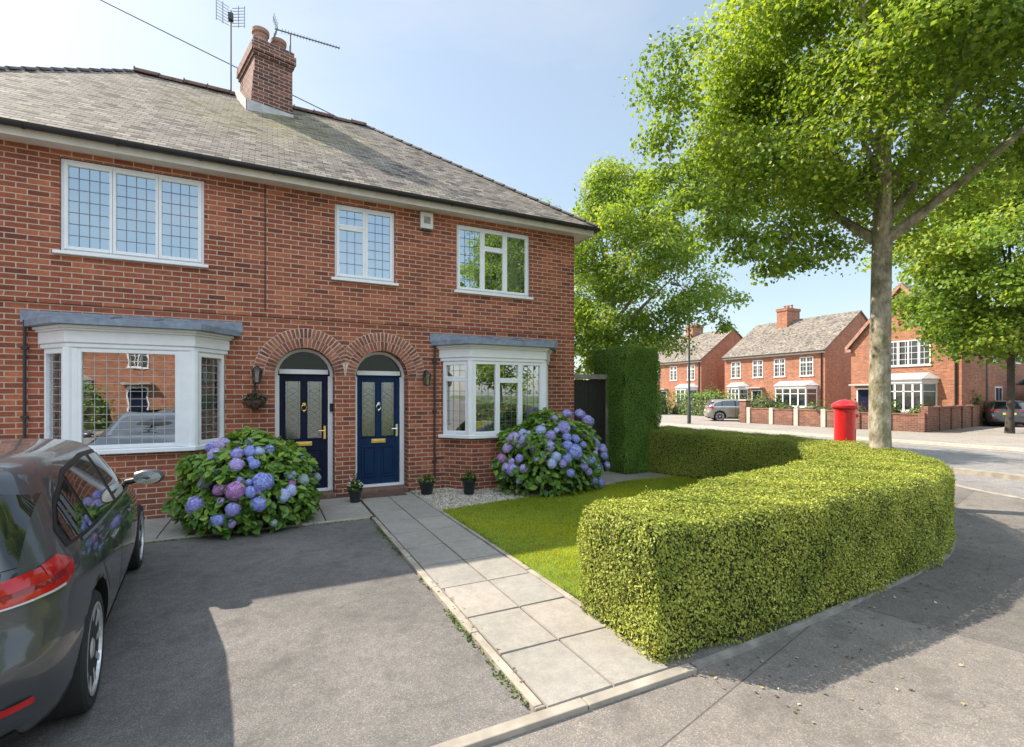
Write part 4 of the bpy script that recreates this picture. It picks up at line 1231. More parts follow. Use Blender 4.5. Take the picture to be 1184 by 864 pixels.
potted('plant_pot', 1.23, -.60, .105, .20, 'small dark pot with a pale flowering plant left of the doormat', .26, 1, 'green')
potted('plant_pot', 2.42, -.48, .135, .23, 'wide dark pot with low green plant right of the blue doorway', .13, 2, None)
potted('plant_pot', 3.06, -.80, .12, .26, 'dark pot with sparse stems on the gravel below the right bay', .20, 3, None)
mb = MB(); mb.box(1.37, 2.10, -.42, -.09, .029, .045)
tag(mb.build('door_mat', M['mat_fibre'], bevel=.005), 'brown coir doormat in front of the blue door', 'doormat')
# ------------------------------------------------------------------ hedges
def swept_hedge(name, path, h, label, cat, mats, per_m2, leaf, kind='rhomb', tint0=.5, top_boost=.0, rough=.03, fr=.12, seed=3, nrand=.62, tvar=.2):
    """path: (x, y, half width, height). A clipped hedge: twiggy core, then leaves all over its faces."""
    sp = []
    pts = [Vector((p[0], p[1], p[2])) for p in path]; hs = [p[3] for p in path]
    sm = smooth_path([(p[0], p[1], p[2]) for p in path], 10)
    hh = np.interp(np.linspace(0, len(path) - 1, len(sm)), np.arange(len(path)), hs)
    n = len(sm); c = np.array([(p.x, p.y) for p in sm]); w = np.array([p.z for p in sm])
    d = np.gradient(c, axis=0); d = d / np.linalg.norm(d, axis=1)[:, None]; nn = np.stack([-d[:, 1], d[:, 0]], 1)
    # section outline from right foot over the top to left foot: (lateral fraction, height fraction)
    SEC = np.array([(-.97, 0), (-1.0, .1), (-1.0, .5), (-1.0, .86), (-.97, .95), (-.88, 1.0), (-.4, 1.005), (0, 1.01), (.4, 1.005), (.88, 1.0), (.97, .95), (1.0, .86), (1.0, .5), (1., .1), (.97, 0)])
    def surf(u, v):
        """u in path units, v in section units -> point and outward normal"""
        i = np.clip(u.astype(int), 0, n - 2); f = (u - i)[:, None]
        C = c[i] * (1 - f) + c[i + 1] * f; Nn = unit(nn[i] * (1 - f) + nn[i + 1] * f); W = (w[i] * (1 - f[:, 0]) + w[i + 1] * f[:, 0]); H = hh[i] * (1 - f[:, 0]) + hh[i + 1] * f[:, 0]
        j = np.clip(v.astype(int), 0, len(SEC) - 2); g = (v - j)[:, None]
        S = SEC[j] * (1 - g) + SEC[j + 1] * g; T = SEC[j + 1] - SEC[j]
        P = np.stack([C[:, 0] + Nn[:, 0] * S[:, 0] * W, C[:, 1] + Nn[:, 1] * S[:, 0] * W, S[:, 1] * H], -1)
        # normal: rotate the section tangent
        tl, tz = T[:, 0] * W, T[:, 1] * H; q = np.hypot(tl, tz) + 1e-9; nl, nz = -tz / q, tl / q
        Nr = np.stack([Nn[:, 0] * nl, Nn[:, 1] * nl, nz], -1)
        return P, Nr
    ln = np.linalg.norm(np.diff(c, axis=0), axis=1)
    parts = []
    # leaves on the swept faces
    sl = np.array([np.hypot((SEC[j + 1, 0] - SEC[j, 0]) * w.mean(), (SEC[j + 1, 1] - SEC[j, 1]) * hh.mean()) for j in range(len(SEC) - 1)])
    area = ln.sum() * sl.sum(); m = int(area * per_m2)
    u = np.interp(rng.random(m), np.concatenate([[0], np.cumsum(ln)]) / ln.sum(), np.arange(n)); v = np.interp(rng.random(m), np.concatenate([[0], np.cumsum(sl)]) / sl.sum(), np.arange(len(SEC)))
    P, Nr = surf(u, v)
    # end caps
    for e, s in ((0, -1), (n - 1, 1)):
        a = 2 * w[e] * hh[e]; k = int(a * per_m2)
        L = rng.uniform(-1, 1, k); Z = rng.random(k)
        keep = (np.abs(L) ** 8 + Z ** 14) < 1.0; L, Z = L[keep], Z[keep]
        Q = np.stack([c[e, 0] + nn[e, 0] * L * w[e] + d[e, 0] * s * .02, c[e, 1] + nn[e, 1] * L * w[e] + d[e, 1] * s * .02, Z * hh[e]], -1)
        P = np.concatenate([P, Q]); Nr = np.concatenate([Nr, np.broadcast_to(np.array([d[e, 0] * s, d[e, 1] * s, 0.]), Q.shape)])
    m = len(P)
    # uneven clipping and depth of the leaf layer
    bump = (np.sin(P[:, 0] * 5.1 + P[:, 2] * 4) * np.sin(P[:, 1] * 4.3 + P[:, 2] * 3.1) + np.sin(P[:, 0] * 11.3) * np.sin(P[:, 1] * 9.7 + P[:, 2] * 12) + .9 * np.sin(P[:, 0] * 2.1 + 1.) * np.sin(P[:, 2] * 3.7 + P[:, 1] * 1.9)) * rough * .5
    lay = rng.random(m) ** 1.5
    P = P + Nr * (bump - lay * .038)[:, None] + rng.normal(size=P.shape) * .008
    low = P[:, 2] < .07
    keep = ~(low & (rng.random(m) < .45))             # thin at the foot
    P, Nr, lay = P[keep], Nr[keep], lay[keep]; m = len(P); P[:, 2] = np.maximum(P[:, 2], .012)
    cl = np.sin(P[:, 0] * 2.3 + P[:, 1] * 3.1) * np.sin(P[:, 0] * 5.3 - P[:, 2] * 6.1)
    ti = np.clip(tint0 + .12 * cl + rng.normal(size=m) * tvar + .05, 0, 1)
    N2 = Nr + rng.normal(size=(m, 3)) * nrand + np.array([0, 0, .18])
    V, F, k = leaf_arrays(P, N2, leaf * (.6 + .7 * rng.random(m)), kind, droop=np.array([0, 0, .5]))
    old = np.repeat(rng.random(m) < .022 + .05 * (P[:, 2] < .2), k)
    sel = [~old[f[:, 0]] for f in F]
    parts.append((V, [f[s_] for f, s_ in zip(F, sel)], np.repeat(ti, k), 0)); parts.append((V, [f[~s_] for f, s_ in zip(F, sel)], np.repeat(ti, k), 2))
    # odd shoots above the clipped top
    if fr:
        k2 = int(ln.sum() * 26 * fr); u = rng.random(k2) * (n - 1); v = rng.uniform(5, 9, k2); Q, _ = surf(u, v); 
        Q = np.repeat(Q, 5, 0) + np.stack([rng.normal(size=k2 * 5) * .012, rng.normal(size=k2 * 5) * .012, np.tile(np.linspace(.0, .07, 5), k2)], -1)
        V, F, k = leaf_arrays(Q, rng.normal(size=Q.shape) + np.array([0, 0, .4]), leaf * .9, kind, droop=np.array([0, 0, 1.]))
        parts.append((V, F, np.full(len(V), min(1, tint0 + .2)), 0))
    # core
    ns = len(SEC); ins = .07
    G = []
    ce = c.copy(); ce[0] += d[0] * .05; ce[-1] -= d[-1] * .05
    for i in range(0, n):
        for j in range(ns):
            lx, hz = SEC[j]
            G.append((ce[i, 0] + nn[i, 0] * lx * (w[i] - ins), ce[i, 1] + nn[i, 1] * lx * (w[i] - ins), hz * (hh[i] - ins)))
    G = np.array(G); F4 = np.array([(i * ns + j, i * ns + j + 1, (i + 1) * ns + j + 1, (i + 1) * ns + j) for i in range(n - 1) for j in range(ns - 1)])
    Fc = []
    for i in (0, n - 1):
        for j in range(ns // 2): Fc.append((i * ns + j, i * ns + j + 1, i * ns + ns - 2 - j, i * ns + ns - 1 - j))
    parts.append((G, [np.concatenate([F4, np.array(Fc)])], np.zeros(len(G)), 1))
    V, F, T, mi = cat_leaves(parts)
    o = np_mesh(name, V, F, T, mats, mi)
    return tag(o, label, cat)

swept_hedge('clipped_hedge', [(2.18, -5.83, .42, .86), (2.9, -5.82, .46, .88), (3.9, -5.70, .58, .89), (5.1, -5.52, .68, .89), (6.4, -5.28, .70, .88), (7.5, -4.75, .66, .87), (8.3, -3.85, .62, .90), (8.42, -2.6, .55, .93), (8.15, -1.3, .52, .95), (7.85, -.15, .50, .98)], .86,
            'low golden-green clipped hedge curving round the lawn beside the pavement', 'hedge', [M['privet'], M['privet_core'], M['redshrub']], 10500, .0205, tint0=.5, nrand=.45, tvar=.15)
swept_hedge('tall_hedge', [(7.22, -.36, .50, 2.72), (7.22, .1, .52, 2.75), (7.2, .75, .56, 2.75)], 2.7,
            'tall dark green clipped hedge block beside the side gate', 'hedge', [M['yew'], M['privet_core'], M['shrub']], 6500, .026, kind='oval', tint0=.45, rough=.04, fr=.04, nrand=.5, tvar=.16)

# ------------------------------------------------------------------ hydrangeas
def floret_ball(r, seed):
    g = np.random.default_rng(seed); n = 150
    k = np.arange(n) + .5; ph = np.arccos(1 - 2 * k / n); th = math.pi * (1 + 5 ** .5) * k
    D = np.stack([np.cos(th) * np.sin(ph), np.sin(th) * np.sin(ph), np.cos(ph)], -1)
    D = D[D[:, 2] > -.55]; n = len(D)
    lump = 1 + .07 * np.sin(D[:, :1] * 5 + seed) + .06 * np.sin(D[:, 1:2] * 6)
    P = D * r * np.array([1, 1, .86]) * (.92 + .12 * g.random((n, 1))) * lump
    V = []; F = []; T = []
    for p, d in zip(P, D):
        a = unit(np.cross(d, g.normal(size=3))); b = np.cross(d, a); s = r * .195 * (.8 + .4 * g.random()); t = g.random()
        for q in range(4):
            an = q * math.pi / 2; u = a * math.cos(an) + b * math.sin(an); w_ = -a * math.sin(an) + b * math.cos(an)
            i = len(V); V += [p, p + s * (.55 * u + .42 * w_) + d * s * .16, p + s * u * 1.05 + d * s * .05, p + s * (.55 * u - .42 * w_) + d * s * .16]
            F.append((i, i + 3, i + 2, i + 1)); T += [t * .8] * 1 + [min(1, t + .15)] * 3
    # green underside so the ball is closed
    m = 12; i0 = len(V)
    for a in range(7):
        ph = math.pi * (a + .02) / 6.04
        for q in range(m): V.append(np.array([math.sin(ph) * math.cos(6.283 * q / m), math.sin(ph) * math.sin(6.283 * q / m), math.cos(ph) * .86]) * r * .93); T.append(0.)
    F += [(i0 + a * m + q, i0 + (a + 1) * m + q, i0 + (a + 1) * m + (q + 1) % m, i0 + a * m + (q + 1) % m) for a in range(6) for q in range(m)]
    return np.array(V), np.array(F), np.array(T)

def inner_blob(r, mats):
    pass

HEAD = {}
def flower_head(root, loc, r, col, k):
    key = (col, k % 3)
    if key not in HEAD:
        V, F, T = floret_ball(1.0, k % 3 + 1)
        o = np_mesh('flower_head', V, F, T, [FL[col]]); HEAD[key] = o.data
        bpy.data.objects.remove(o)
    o = bpy.data.objects.new('flower_head', HEAD[key]); link(o, root)
    o.location = loc; o.scale = (r, r, r)
    n = Vector(loc); n.z = max(n.z * .9, .12)
    o.rotation_euler = (Vector((n.x, n.y - .1, n.z + .25))).to_track_quat('Z', 'Y').to_euler()
    return o

def hydrangea(cx, cy, rx, ry, rz, cz, heads, nleaf, label, seed):
    t = empty('hydrangea_bush', (cx, cy, .02), 0, label, 'hydrangea', 'hydrangeas in front of the house')
    g = np.random.default_rng(seed)
    # leaf dome with lumps, leaves in whorls
    n = nleaf; D = sph(n); D[:, 2] = np.where(D[:, 2] < -.35, -D[:, 2], D[:, 2])
    lump = 1 + .09 * np.sin(D[:, 0] * 6 + seed) * np.sin(D[:, 1] * 5 + 2) + .07 * np.sin(D[:, 2] * 9 + D[:, 0] * 4)
    P = D * np.array([rx, ry, rz]) * (lump * (.80 + .2 * rng.random(n) ** .6))[:, None]; P[:, 2] += cz
    k = rng.random(n) < .24                            # skirt of leaves down to the ground
    A = rng.random(n) * 6.283; rr = .74 + .2 * rng.random(n)
    S = np.stack([np.cos(A) * rx * rr, np.sin(A) * ry * rr, .04 + (cz + .05) * rng.random(n)], -1); P[k] = S[k]; D[k] = unit(np.stack([np.cos(A), np.sin(A), 0 * A + .2], -1))[k]
    P[:, 2] = np.maximum(P[:, 2], .03)
    Nr = D * .55 + np.array([0, 0, .55]) + rng.normal(size=(n, 3)) * .38
    ti = np.clip(.42 + .2 * (P[:, 2] - cz) / rz + rng.normal(size=n) * .2, 0, 1)
    V, F, k = leaf_arrays(P, Nr, .085 + .07 * rng.random(n), 'oval', droop=D * .9 + np.array([0, 0, -.35]))
    parts = [(V, F, np.repeat(ti, k), 0)]
    # dim inner core of stems
    i = 14; j = 8; G = []; 
    for a in range(j + 1):
        for b in range(i):
            ph = math.pi * .5 * a / j; G.append((rx * .70 * math.cos(6.283 * b / i) * math.cos(ph), ry * .70 * math.sin(6.283 * b / i) * math.cos(ph), cz * .2 + (rz * .74 + cz * .8) * math.sin(ph)))
    G = np.array(G); Fq = np.array([(a * i + b, a * i + (b + 1) % i, (a + 1) * i + (b + 1) % i, (a + 1) * i + b) for a in range(j) for b in range(i)])
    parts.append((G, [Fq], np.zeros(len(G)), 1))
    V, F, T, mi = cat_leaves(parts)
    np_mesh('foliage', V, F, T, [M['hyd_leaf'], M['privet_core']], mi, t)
    for _ in range(12):                                # small young heads between the rest
        a, b = random.uniform(3.5, 6.1), random.uniform(.05, 1.2)
        heads = heads + [(cx + rx * .97 * math.cos(a) * math.cos(b), cy + ry * .97 * math.sin(a) * math.cos(b), .02 + cz + rz * .96 * math.sin(b), random.uniform(.032, .055), random.choice(('pale', 'lilac', 'blue', 'violet')))]
    for q, (x, y, z, r, col) in enumerate(heads):
        flower_head(t, (x - cx, y - cy, z - .02), r, col, q)
    return t

CAMP = Vector((0, -8.6, 1.7)); RV = Vector((.8957, -.4447, 0)); FV = Vector((.4447, .8957, 0))
def on_dome(px, py, c, rad):
    """first point of the bush's dome on the line of sight through a photo pixel (used once to read the flower positions off the photo)"""
    d = RV * ((px - 592) / 570) + FV - Vector((0, 0, (py - 457) / 570))
    o = CAMP - Vector(c); S = Vector((1 / rad[0], 1 / rad[1], 1 / rad[2]))
    oo = Vector((o.x * S.x, o.y * S.y, o.z * S.z)); dd = Vector((d.x * S.x, d.y * S.y, d.z * S.z))
    a = dd.dot(dd); b = 2 * oo.dot(dd); k = oo.dot(oo) - 1; D = b * b - 4 * a * k
    u = (-b - math.sqrt(max(D, 0))) / (2 * a)
    return CAMP + d * u, u
# flower heads read off the photo: pixel, radius in pixels, colour
LH = [(245,516,7,'violet'),(258,513,8,'lilac'),(248,524,7,'lilac'),(274,524,7,'violet'),(289,521,7,'blue'),(300,521,6,'pale'),(312,519,6,'blue'),(273,537,8,'lilac'),(294,536,6,'blue'),(238,553,8,'pink'),(236,558,7,'violet'),(253,566,7,'pink'),(272,567,11,'pink'),(290,569,7,'blue'),(304,557,11,'blue'),(337,548,6,'pale'),(341,536,5,'green'),(351,554,7,'green'),(339,558,4,'pink'),(337,567,7,'pale'),(328,573,8,'pale'),(300,582,9,'blue'),(269,589,8,'violet'),(251,602,8,'blue'),(267,606,5,'lilac'),(225,584,10,'violet'),(367,551,5,'green'),(348,529,5,'blue'),(226,530,5,'green'),(250,620,5,'green'),(317,605,4,'green'),(288,510,5,'green')]
RH = [(656,478,6,'violet'),(671,478,6,'violet'),(680,486,7,'violet'),(641,484,5,'lilac'),(652,494,8,'violet'),(625,497,6,'pale'),(637,503,6,'violet'),(604,500,5,'pale'),(594,507,8,'lilac'),(606,509,7,'violet'),(601,514,5,'violet'),(617,516,6,'violet'),(635,516,7,'violet'),(586,518,6,'lilac'),(579,530,6,'pink'),(591,534,4,'lilac'),(600,530,5,'violet'),(620,530,4,'pale'),(643,528,6,'pale'),(638,536,6,'pale'),(666,507,5,'blue'),(656,505,5,'blue'),(674,502,5,'violet'),(682,505,6,'violet'),(657,515,6,'blue'),(675,514,4,'blue'),(688,512,6,'violet'),(665,522,9,'blue'),(656,530,6,'blue'),(651,536,5,'violet'),(684,532,6,'blue'),(697,519,6,'violet'),(699,527,5,'blue'),(693,541,5,'blue'),(676,539,5,'violet'),(681,545,5,'violet'),(660,547,5,'blue'),(703,538,4,'violet'),(687,555,5,'blue'),(694,558,6,'blue'),(592,543,7,'violet'),(585,541,6,'lilac'),(583,549,4,'violet'),(605,542,5,'lilac'),(600,556,4,'pale'),(629,526,4,'pale')]
def heads_for(lst, c, rad):
    out = []
    for (px, py, rp, col) in lst:
        p, u = on_dome(px, py, c, rad)
        if u < 0: continue
        p = Vector(c) + (p - Vector(c)) * .985
        out.append((p.x, p.y, max(p.z, .12), rp / 570 * u * 1.02, col))
    return out
cL, rL = (-.19, -1.28, .42), (.80, .80, .75)
hydrangea(cL[0], cL[1], rL[0], rL[1], rL[2], cL[2], heads_for(LH, cL, rL), 3600, 'leafy hydrangea with pink and blue heads in front of the left bay window', 1)
cR, rR = (4.52, -.98, .50), (.98, .80, .82)
hydrangea(cR[0], cR[1], rR[0], rR[1], rR[2], cR[2], heads_for(RH, cR, rR), 3500, 'hydrangea thick with blue and mauve heads below the right bay window', 2)

# ------------------------------------------------------------------ side gate
t = empty('side_gate', (5.72, .25, 0), 0, 'dark boarded side gate in a weathered timber frame beside the house', 'gate')
mb = MB(); mb.box(.98, 1.10, -.05, .05, 0, 2.12); mb.box(.0, .07, -.05, .05, 0, 2.05); mb.box(.0, 1.14, -.06, .06, 2.05, 2.15); mb.build('gate_frame', M['gateframe'], t, bevel=.006)
mb = MB()
for k in range(8):
    x = .075 + k * .1127; mb.box(x, x + .108, -.012 + random.uniform(-.002, .002), .012, .05, 2.03)
mb.build('board_panel', M['gatewood'], t, bevel=.003)
mb = MB(); mb.box(.82, .90, -.03, -.013, 1.02, 1.10); mb.tube([(.86, -.02, 1.06), (.86, -.06, 1.06), (.78, -.06, 1.06)], .008, 6); mb.build('latch', M['black'], t)

# ------------------------------------------------------------------ trees
def tree(name, base, trunk_r, fork_z, crown, per, leaf, kind, mat, label, prof, n_clump, off=(0, 0), seed=1, extra=(), group=None, clump_r=(.55, .95), trunk_top=None, limbs=9, bark=None):
    """prof: [(z, radius)] of the crown; clumps are spread between 45 and 100 % of that radius"""
    random.seed(seed); g = random
    x0, y0 = base
    t = empty(name, (x0, y0, 0), 0, label, 'tree', group)
    zs = [p[0] for p in prof]; rs = [p[1] for p in prof]
    cl = []
    # pick evenly: golden angle over height weighted by circumference
    zz = np.linspace(zs[0], zs[-1], 200); rr = np.interp(zz, zs, rs); cw = np.cumsum(rr + .3); cw /= cw[-1]
    for k in range(n_clump):
        q = (k + g.random()) / n_clump; z = float(np.interp(q, cw, zz)); R_ = float(np.interp(z, zs, rs))
        a = k * 2.39996 + g.uniform(-.5, .5); s = math.sqrt(g.uniform(.12, 1.0))
        r = g.uniform(*clump_r)
        rad = max(0., R_ * g.uniform(.86, 1.12) - r * .55) * s
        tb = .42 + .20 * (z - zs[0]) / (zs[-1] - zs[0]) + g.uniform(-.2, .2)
        cl.append((off[0] + rad * math.cos(a), off[1] + rad * math.sin(a), z + g.uniform(-.2, .2), r, tb))
    cl += [(x - x0, y - y0, z, r, .42) for (x, y, z, r) in extra]
    # wood
    mb = MB(); top = trunk_top or (zs[-1] * .86)
    P = []; rs_ = []; nseg = 14
    for k in range(nseg + 1):
        u = k / nseg; z = u * top
        wob = .05 * math.sin(u * 5 + seed) * (u > .1)
        P.append((off[0] * u * u + wob, off[1] * u * u + .04 * math.cos(u * 4 + seed), z - .05))
        base_fl = 1 + .35 * math.exp(-z / .22)
        rs_.append(max(.02, trunk_r * base_fl * (1 - .12 * min(1, z / fork_z)) * (1 if z <= fork_z else max(.08, 1 - .92 * (z - fork_z) / (top - fork_z)))))
    mb.tube(P, rs_, 14)
    def trunk_at(z):
        u = max(0, min(1, z / top)); return Vector((off[0] * u * u + .05 * math.sin(u * 5 + seed), off[1] * u * u + .04 * math.cos(u * 4 + seed), z))
    # main limbs towards groups of clumps, twigs from limbs to every clump
    mains = []
    for k in range(limbs):
        a = k * 2.39996 + seed; zt = fork_z + (zs[-1] - fork_z) * (.25 + .6 * k / limbs); R_ = float(np.interp(zt, zs, rs)) * .62
        st = trunk_at(fork_z - .1 + (top - fork_z) * .6 * max(0, (k - 2) / limbs))
        en = Vector((off[0] + R_ * math.cos(a), off[1] + R_ * math.sin(a), zt))
        mains.append(limb(mb, st, en, trunk_r * (.62 - .36 * k / limbs), trunk_r * .10, 8, .08, 7))
    # twigs: every clump joins the nearest wood already there, so they fork like branches
    nodes = [q for m_ in mains for q in m_[2:]] + [trunk_at(fork_z + (top - fork_z) * q / 6) for q in range(1, 6)]
    E_ = np.array([c[:3] for c in cl]); Q_ = np.array([tuple(q) for q in nodes])
    D_ = np.linalg.norm(E_[:, None] - Q_[None], axis=2); bd = D_.min(1); bi = [tuple(Q_[j]) for j in D_.argmin(1)]; left = set(range(len(cl)))
    while left:
        k = min(left, key=lambda i: bd[i]); left.discard(k); c = cl[k]; e = Vector(c[:3])
        pts = limb(mb, Vector(bi[k]), e, .008 + .014 * min(1.2, bd[k]) * trunk_r / .16, .005, 5, .14, 5)
        for _ in range(3):
            dirn = Vector((g.uniform(-1, 1), g.uniform(-1, 1), g.uniform(-.5, .5))) * c[3] * .8
            limb(mb, pts[3], e + dirn, .007, .003, 4, .1, 3)
        for q in (pts[3], e):
            d_ = np.linalg.norm(E_ - np.array(tuple(q))[None], axis=1) * 1.05
            for i in left:
                if d_[i] < bd[i]: bd[i] = d_[i]; bi[i] = tuple(q)
    # bark knots low on the trunk
    mb.build('trunk', bark or M['bark'], t, smooth=True)
    clump_crown('crown', cl, per, leaf, kind, mat, t)
    return t

M['dark_bark'] = plain('dark_bark', (.06, .05, .04), .9, var=.4, vscale=4, bstr=.6, bscale=20)
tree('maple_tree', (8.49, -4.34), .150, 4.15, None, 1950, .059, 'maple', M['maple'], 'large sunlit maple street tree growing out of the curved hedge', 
     [(4.95, 1.5), (5.3, 2.7), (5.7, 3.35), (6.4, 3.5), (7.3, 3.15), (8.4, 2.6), (9.4, 2.0), (10.3, 1.0)], 165, seed=5, clump_r=(.5, .85),
     extra=[(5.4, -3.47, 4.46, 0.45), (5.24, -3.16, 5.0, 0.45), (5.82, -3.67, 4.14, 0.42), (6.1, -3.93, 3.78, 0.38), (6.31, -3.47, 4.57, 0.45), (6.78, -3.82, 4.2, 0.42), (6.55, -3.9, 3.62, 0.34), (7.0, -4.0, 3.75, 0.34), (7.7, -3.82, 4.02, 0.42), (6.2, -2.97, 5.08, 0.5), (5.36, -3.0, 5.69, 0.5), (5.68, -2.94, 6.33, 0.5)], limbs=11)
tree('lime_tree', (11.2, 5.9), .17, 3.6, None, 640, .125, 'oval', M['lime'], 'leafy lime tree rising behind the side gate and tall hedge',
     [(2.7, 1.6), (3.6, 2.6), (5.0, 3.3), (6.4, 3.45), (7.8, 2.9), (9.0, 2.0), (10.1, .7)], 120, off=(.25, -.1), seed=9, clump_r=(.6, 1.0), group='street trees along the side road',
     extra=[(14.9, 4.2, 5.6, .6), (15.2, 3.9, 5.2, .5), (14.6, 4.2, 4.7, .5), (14.9, 4.0, 4.3, .45), (9.0, 6.8, 8.3, .55), (8.7, 7.1, 7.6, .5), (9.3, 6.6, 3.4, .8), (8.8, 6.9, 2.4, .8), (10.2, 6.5, 2.0, .9), (12.0, 5.4, 2.2, .8), (9.6, 6.7, 4.4, .7)])
tree('sycamore_tree', (29.6, 1.2), .14, 4.3, None, 420, .165, 'maple', M['lime'], 'yellow-green sycamore across the side road in front of the gabled house',
     [(3.9, 2.6), (5.2, 4.4), (6.8, 5.2), (8.6, 4.8), (10.4, 3.4), (12.0, 1.2)], 95, seed=14, bark=M['dark_bark'], clump_r=(.9, 1.4), group='street trees along the side road')

# ------------------------------------------------------------------ across our street (seen in the window glass)
tree('ash_tree', (15.5, -25.5), .22, 3.5, None, 120, .26, 'oval', M['lime'], 'round-headed street tree on the far side of our road', [(2.6, 2.4), (4.5, 4.2), (7.5, 5.0), (10.5, 4.0), (13., 1.5)], 60, seed=21, clump_r=(1.0, 1.6), group='trees across our road')
tree('ash_tree', (22.5, -24.5), .2, 3.2, None, 120, .26, 'oval', M['maple'], 'shorter street tree on the far side of our road', [(2.4, 2.0), (4.2, 3.6), (6.6, 4.0), (9, 3.0), (10.5, 1.2)], 45, seed=23, clump_r=(1.0, 1.5), group='trees across our road')
# ------------------------------------------------------------------ far houses
def far_window(parent, u0, u1, z0, z1, nl, top=False, d=.03, name='window'):
    """on the plane y = 0 of the house frame, facing -y"""
    mb = MB(); fw = .06
    mb.box(u0, u0 + fw, -d, .02, z0, z1); mb.box(u1 - fw, u1, -d, .02, z0, z1); mb.box(u0 + fw, u1 - fw, -d, .02, z0, z0 + fw); mb.box(u0 + fw, u1 - fw, -d, .02, z1 - fw, z1)
    for k in range(1, nl):
        x = u0 + (u1 - u0) * k / nl; mb.box(x - .04, x + .04, -d + .003, .018, z0 + fw, z1 - fw)
    if top: mb.box(u0 + fw, u1 - fw, -d + .006, .016, z1 - (z1 - z0) * .32, z1 - (z1 - z0) * .32 + .055)
    mb.box(u0 - .05, u1 + .05, -.07, -.001, z0 - .06, z0 - .002)
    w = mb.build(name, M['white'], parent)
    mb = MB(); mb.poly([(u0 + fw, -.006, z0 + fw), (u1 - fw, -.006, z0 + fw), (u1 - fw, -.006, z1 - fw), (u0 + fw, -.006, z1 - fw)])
    # glazing bars
    mb2 = MB(); n = max(2, round((u1 - u0) / .3)); m = max(2, round((z1 - z0) / .34))
    for k in range(1, n):
        x = u0 + (u1 - u0) * k / n; mb2.box(x - .011, x + .011, -.014, -.008, z0 + fw, z1 - fw)
    for k in range(1, m):
        z = z0 + (z1 - z0) * k / m; mb2.box(u0 + fw, u1 - fw, -.016, -.009, z - .011, z + .011)
    mb.build('pane', M['far_glass'], w); mb2.build('glazing_bars', M['white'], w)
    return w

def far_bay(parent, u0, u1, z0=.75, zh=2.35, d=.6, lights=4):
    b = empty('bay_window', (0, 0, 0)); b.parent = parent
    o = [(u0, -.001), (u0 + .45, -d), (u1 - .45, -d), (u1, -.001)]
    mb = MB(); mb.prism(o, 0, z0 - .05, 0); mb.build('base_wall', M['far_brick'], b)
    e = .06; oo = [(u0 - e, -.001), (u0 + .43, -d - e), (u1 - .43, -d - e), (u1 + e, -.001)]
    mb = MB(); mb.prism(oo, z0 - .05, z0 + .03); mb.build('sill', M['white'], b); mb = MB(); mb.prism(oo, zh - .05, zh + .14); mb.build('cornice', M['white'], b)
    e = .16; lo = [(u0 - e, -.001), (u0 + .38, -d - e), (u1 - .38, -d - e), (u1 + e, -.001)]
    mb = MB(); z = zh + .14; mb.prism(lo, z, z + .05); mb.poly([(*lo[0], z + .05), (*lo[1], z + .05), (u0 + .35, -.01, z + .42)]); mb.poly([(*lo[1], z + .05), (*lo[2], z + .05), (u1 - .35, -.01, z + .42), (u0 + .35, -.01, z + .42)]); mb.poly([(*lo[2], z + .05), (*lo[3], z + .05), (u1 - .35, -.01, z + .42)])
    mb.build('bay_roof', M['lead_pale'], b)
    for (p, q) in zip(o[:-1], o[1:]):
        v = Vector((q[0] - p[0], q[1] - p[1], 0)); L = v.length; u = v / L; P = Vector((p[0], p[1], 0))
        mb = MB(); n = lights if L > 1 else 1
        blk = bar_frame(mb, P, u, 0, L, z0 + .03, zh - .05, .07, -.06, .01)
        for k in range(1, n): blk(L * k / n - .045, L * k / n + .045, z0 + .1, zh - .12)
        zt = zh - .05 - (zh - z0) * .3; blk(.07, L - .07, zt, zt + .05)
        f = mb.build('window_frame', M['white'], b)
        mb = MB(); nr = Vector((u.y, -u.x, 0)); a, c = P + u * .07 - nr * .03, P + u * (L - .07) - nr * .03
        mb.poly([(a.x, a.y, z0 + .1), (c.x, c.y, z0 + .1), (c.x, c.y, zh - .12), (a.x, a.y, zh - .12)]); mb.build('pane', M['far_glass'], f)
        # pale room behind: net curtains
        mb = MB(); a, c = P + u * .1 - nr * .10, P + u * (L - .1) - nr * .10
        mb.poly([(a.x, a.y, z0 + .1), (c.x, c.y, z0 + .1), (c.x, c.y, zh - .12), (a.x, a.y, zh - .12)]); mb.build('net_curtain', M['curtain_dim'], f)
    return b
M['curtain_dim'] = plain('net_curtain', (.22, .23, .24), .9, vscale=4, var=.4)
M['dark_room'] = plain('unlit_room', (.05, .055, .06), .9)

